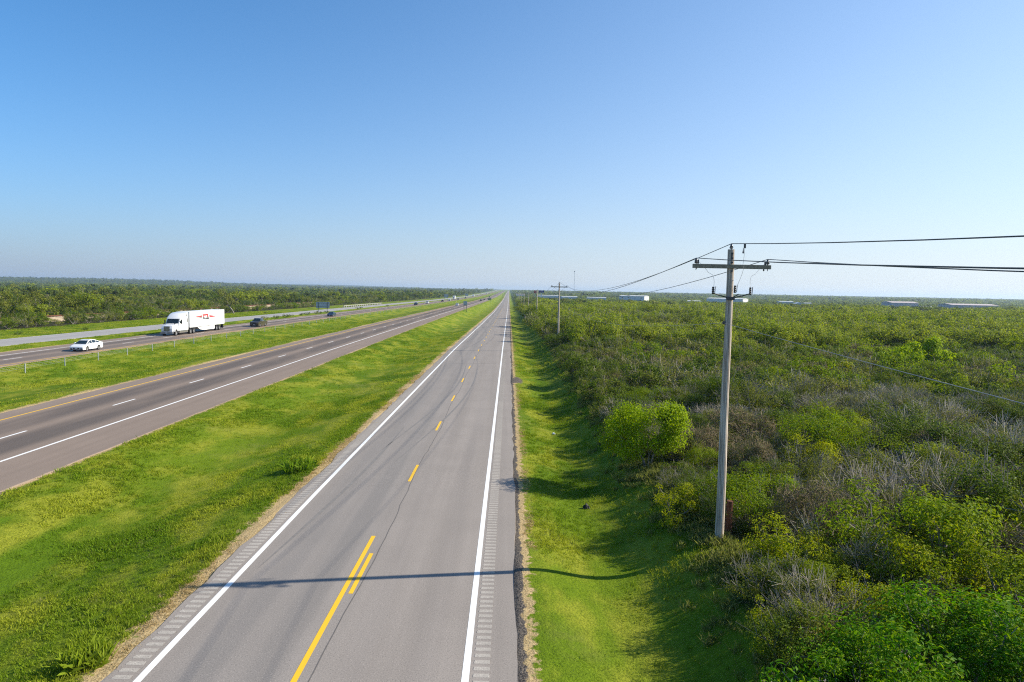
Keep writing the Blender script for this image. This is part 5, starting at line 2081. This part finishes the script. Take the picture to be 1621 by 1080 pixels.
    MB().box(-0.5, 0.5, -9.8, -6.4, 0.7, 1.12).build('bogie', M_BLACKP, o)
    MB().box(-1.2, 1.2, -10.9, -10.78, 0.45, 0.58).build('rear_guard', M_BLACKP, o)
    for s in (-1, 1):
        MB().box(s * 0.9 - 0.05, s * 0.9 + 0.05, -10.9, -10.8, 0.58, 1.13).build('guard_strut', M_BLACKP, o)
        MB().box(s * 1.0 - 0.25, s * 1.0 + 0.25, -10.3, -10.26, 0.35, 1.12).build('mud_flap', M_BLACKP, o)
    # emblem on the flanks: drawn in (u along the flank as read, z)
    red = plain('emblem_red', (0.45, 0.025, 0.03), 0.5)
    blk = plain('emblem_black', (0.03, 0.03, 0.032), 0.5)
    for s in (1, -1):
        def P(u, zv, e=0.006):
            # seen from outside, u runs left to right; local -x flank is read with +y to the right... the front of the truck is at the reader's left
            u, zv = u * 1.05, 2.95 + (zv - 2.95) * 0.95
            return (s * (1.3 + e), -2.0 + (-u if s > 0 else u), zv)
        mb = MB()
        mb.add([P(-1.25, 2.95), P(1.15, 2.95), P(1.35, 3.52), P(-1.05, 3.52)], [(0, 1, 2, 3)])
        mb.add([P(-5.4, 2.84), P(-2.5, 3.16), P(-1.5, 3.22), P(-1.65, 2.90), P(-2.6, 2.82)], [(0, 1, 2, 3, 4)])
        mb.add([P(1.55, 3.34), P(2.9, 3.26), P(4.9, 3.15), P(2.4, 3.06), P(1.5, 3.06)], [(0, 1, 2, 3, 4)])
        mb.build('emblem_red', red, tr)
        mb = MB()
        mb.add([P(-1.45, 2.42), P(0.95, 2.42), P(1.14, 2.945), P(-1.26, 2.945)], [(0, 1, 2, 3)])
        mb.add([P(-4.2, 2.80), P(-2.4, 2.81), P(-1.66, 2.89), P(-1.72, 2.70), P(-2.4, 2.72)], [(0, 1, 2, 3, 4)])
        mb.add([P(1.5, 3.05), P(2.6, 3.05), P(6.2, 3.10), P(2.8, 2.92), P(1.45, 2.82)], [(0, 1, 2, 3, 4)])
        mb.build('emblem_black', blk, tr)
        cu = bpy.data.curves.new('lettering', 'FONT')
        cu.body = 'PAM'
        cu.size = 0.76
        cu.align_x = 'CENTER'
        cu.offset = 0.03
        cu.shear = 0.25
        tmp = bpy.data.objects.new('lettering', cu)
        COL.objects.link(tmp)
        bpy.context.view_layer.update()
        me = bpy.data.meshes.new_from_object(tmp)
        COL.objects.unlink(tmp)
        bpy.data.objects.remove(tmp)
        me.materials.clear()
        me.materials.append(blk)
        me.materials.clear()
        me.materials.append(M_WHITEP)
        lt = link('lettering', me, tr)
        lt.matrix_local = Matrix(((0, 0, s, s * 1.312), (-s if False else (-1 if s > 0 else 1), 0, 0, -2.0), (0, 1, 0, 2.67), (0, 0, 0, 1)))
    return o


semi(-60.7, 133.2)

# ------------------------------------------------------------------ haze
mh, nt, out = new_mat('haze_air')
pv = nt.nodes.new('ShaderNodeVolumePrincipled')
pv.inputs['Color'].default_value = (0.66, 0.82, 1.0, 1)
pv.inputs['Density'].default_value = 0.00011
pv.inputs['Anisotropy'].default_value = 0.3
nt.links.new(pv.outputs[0], out.inputs['Volume'])
hz = MB().box(-9600, 9600, -120, 14500, -12, 60).build('haze', mh)
setp(hz, 'thin bluish air haze over the plain', kind='stuff')
hz.visible_shadow = True
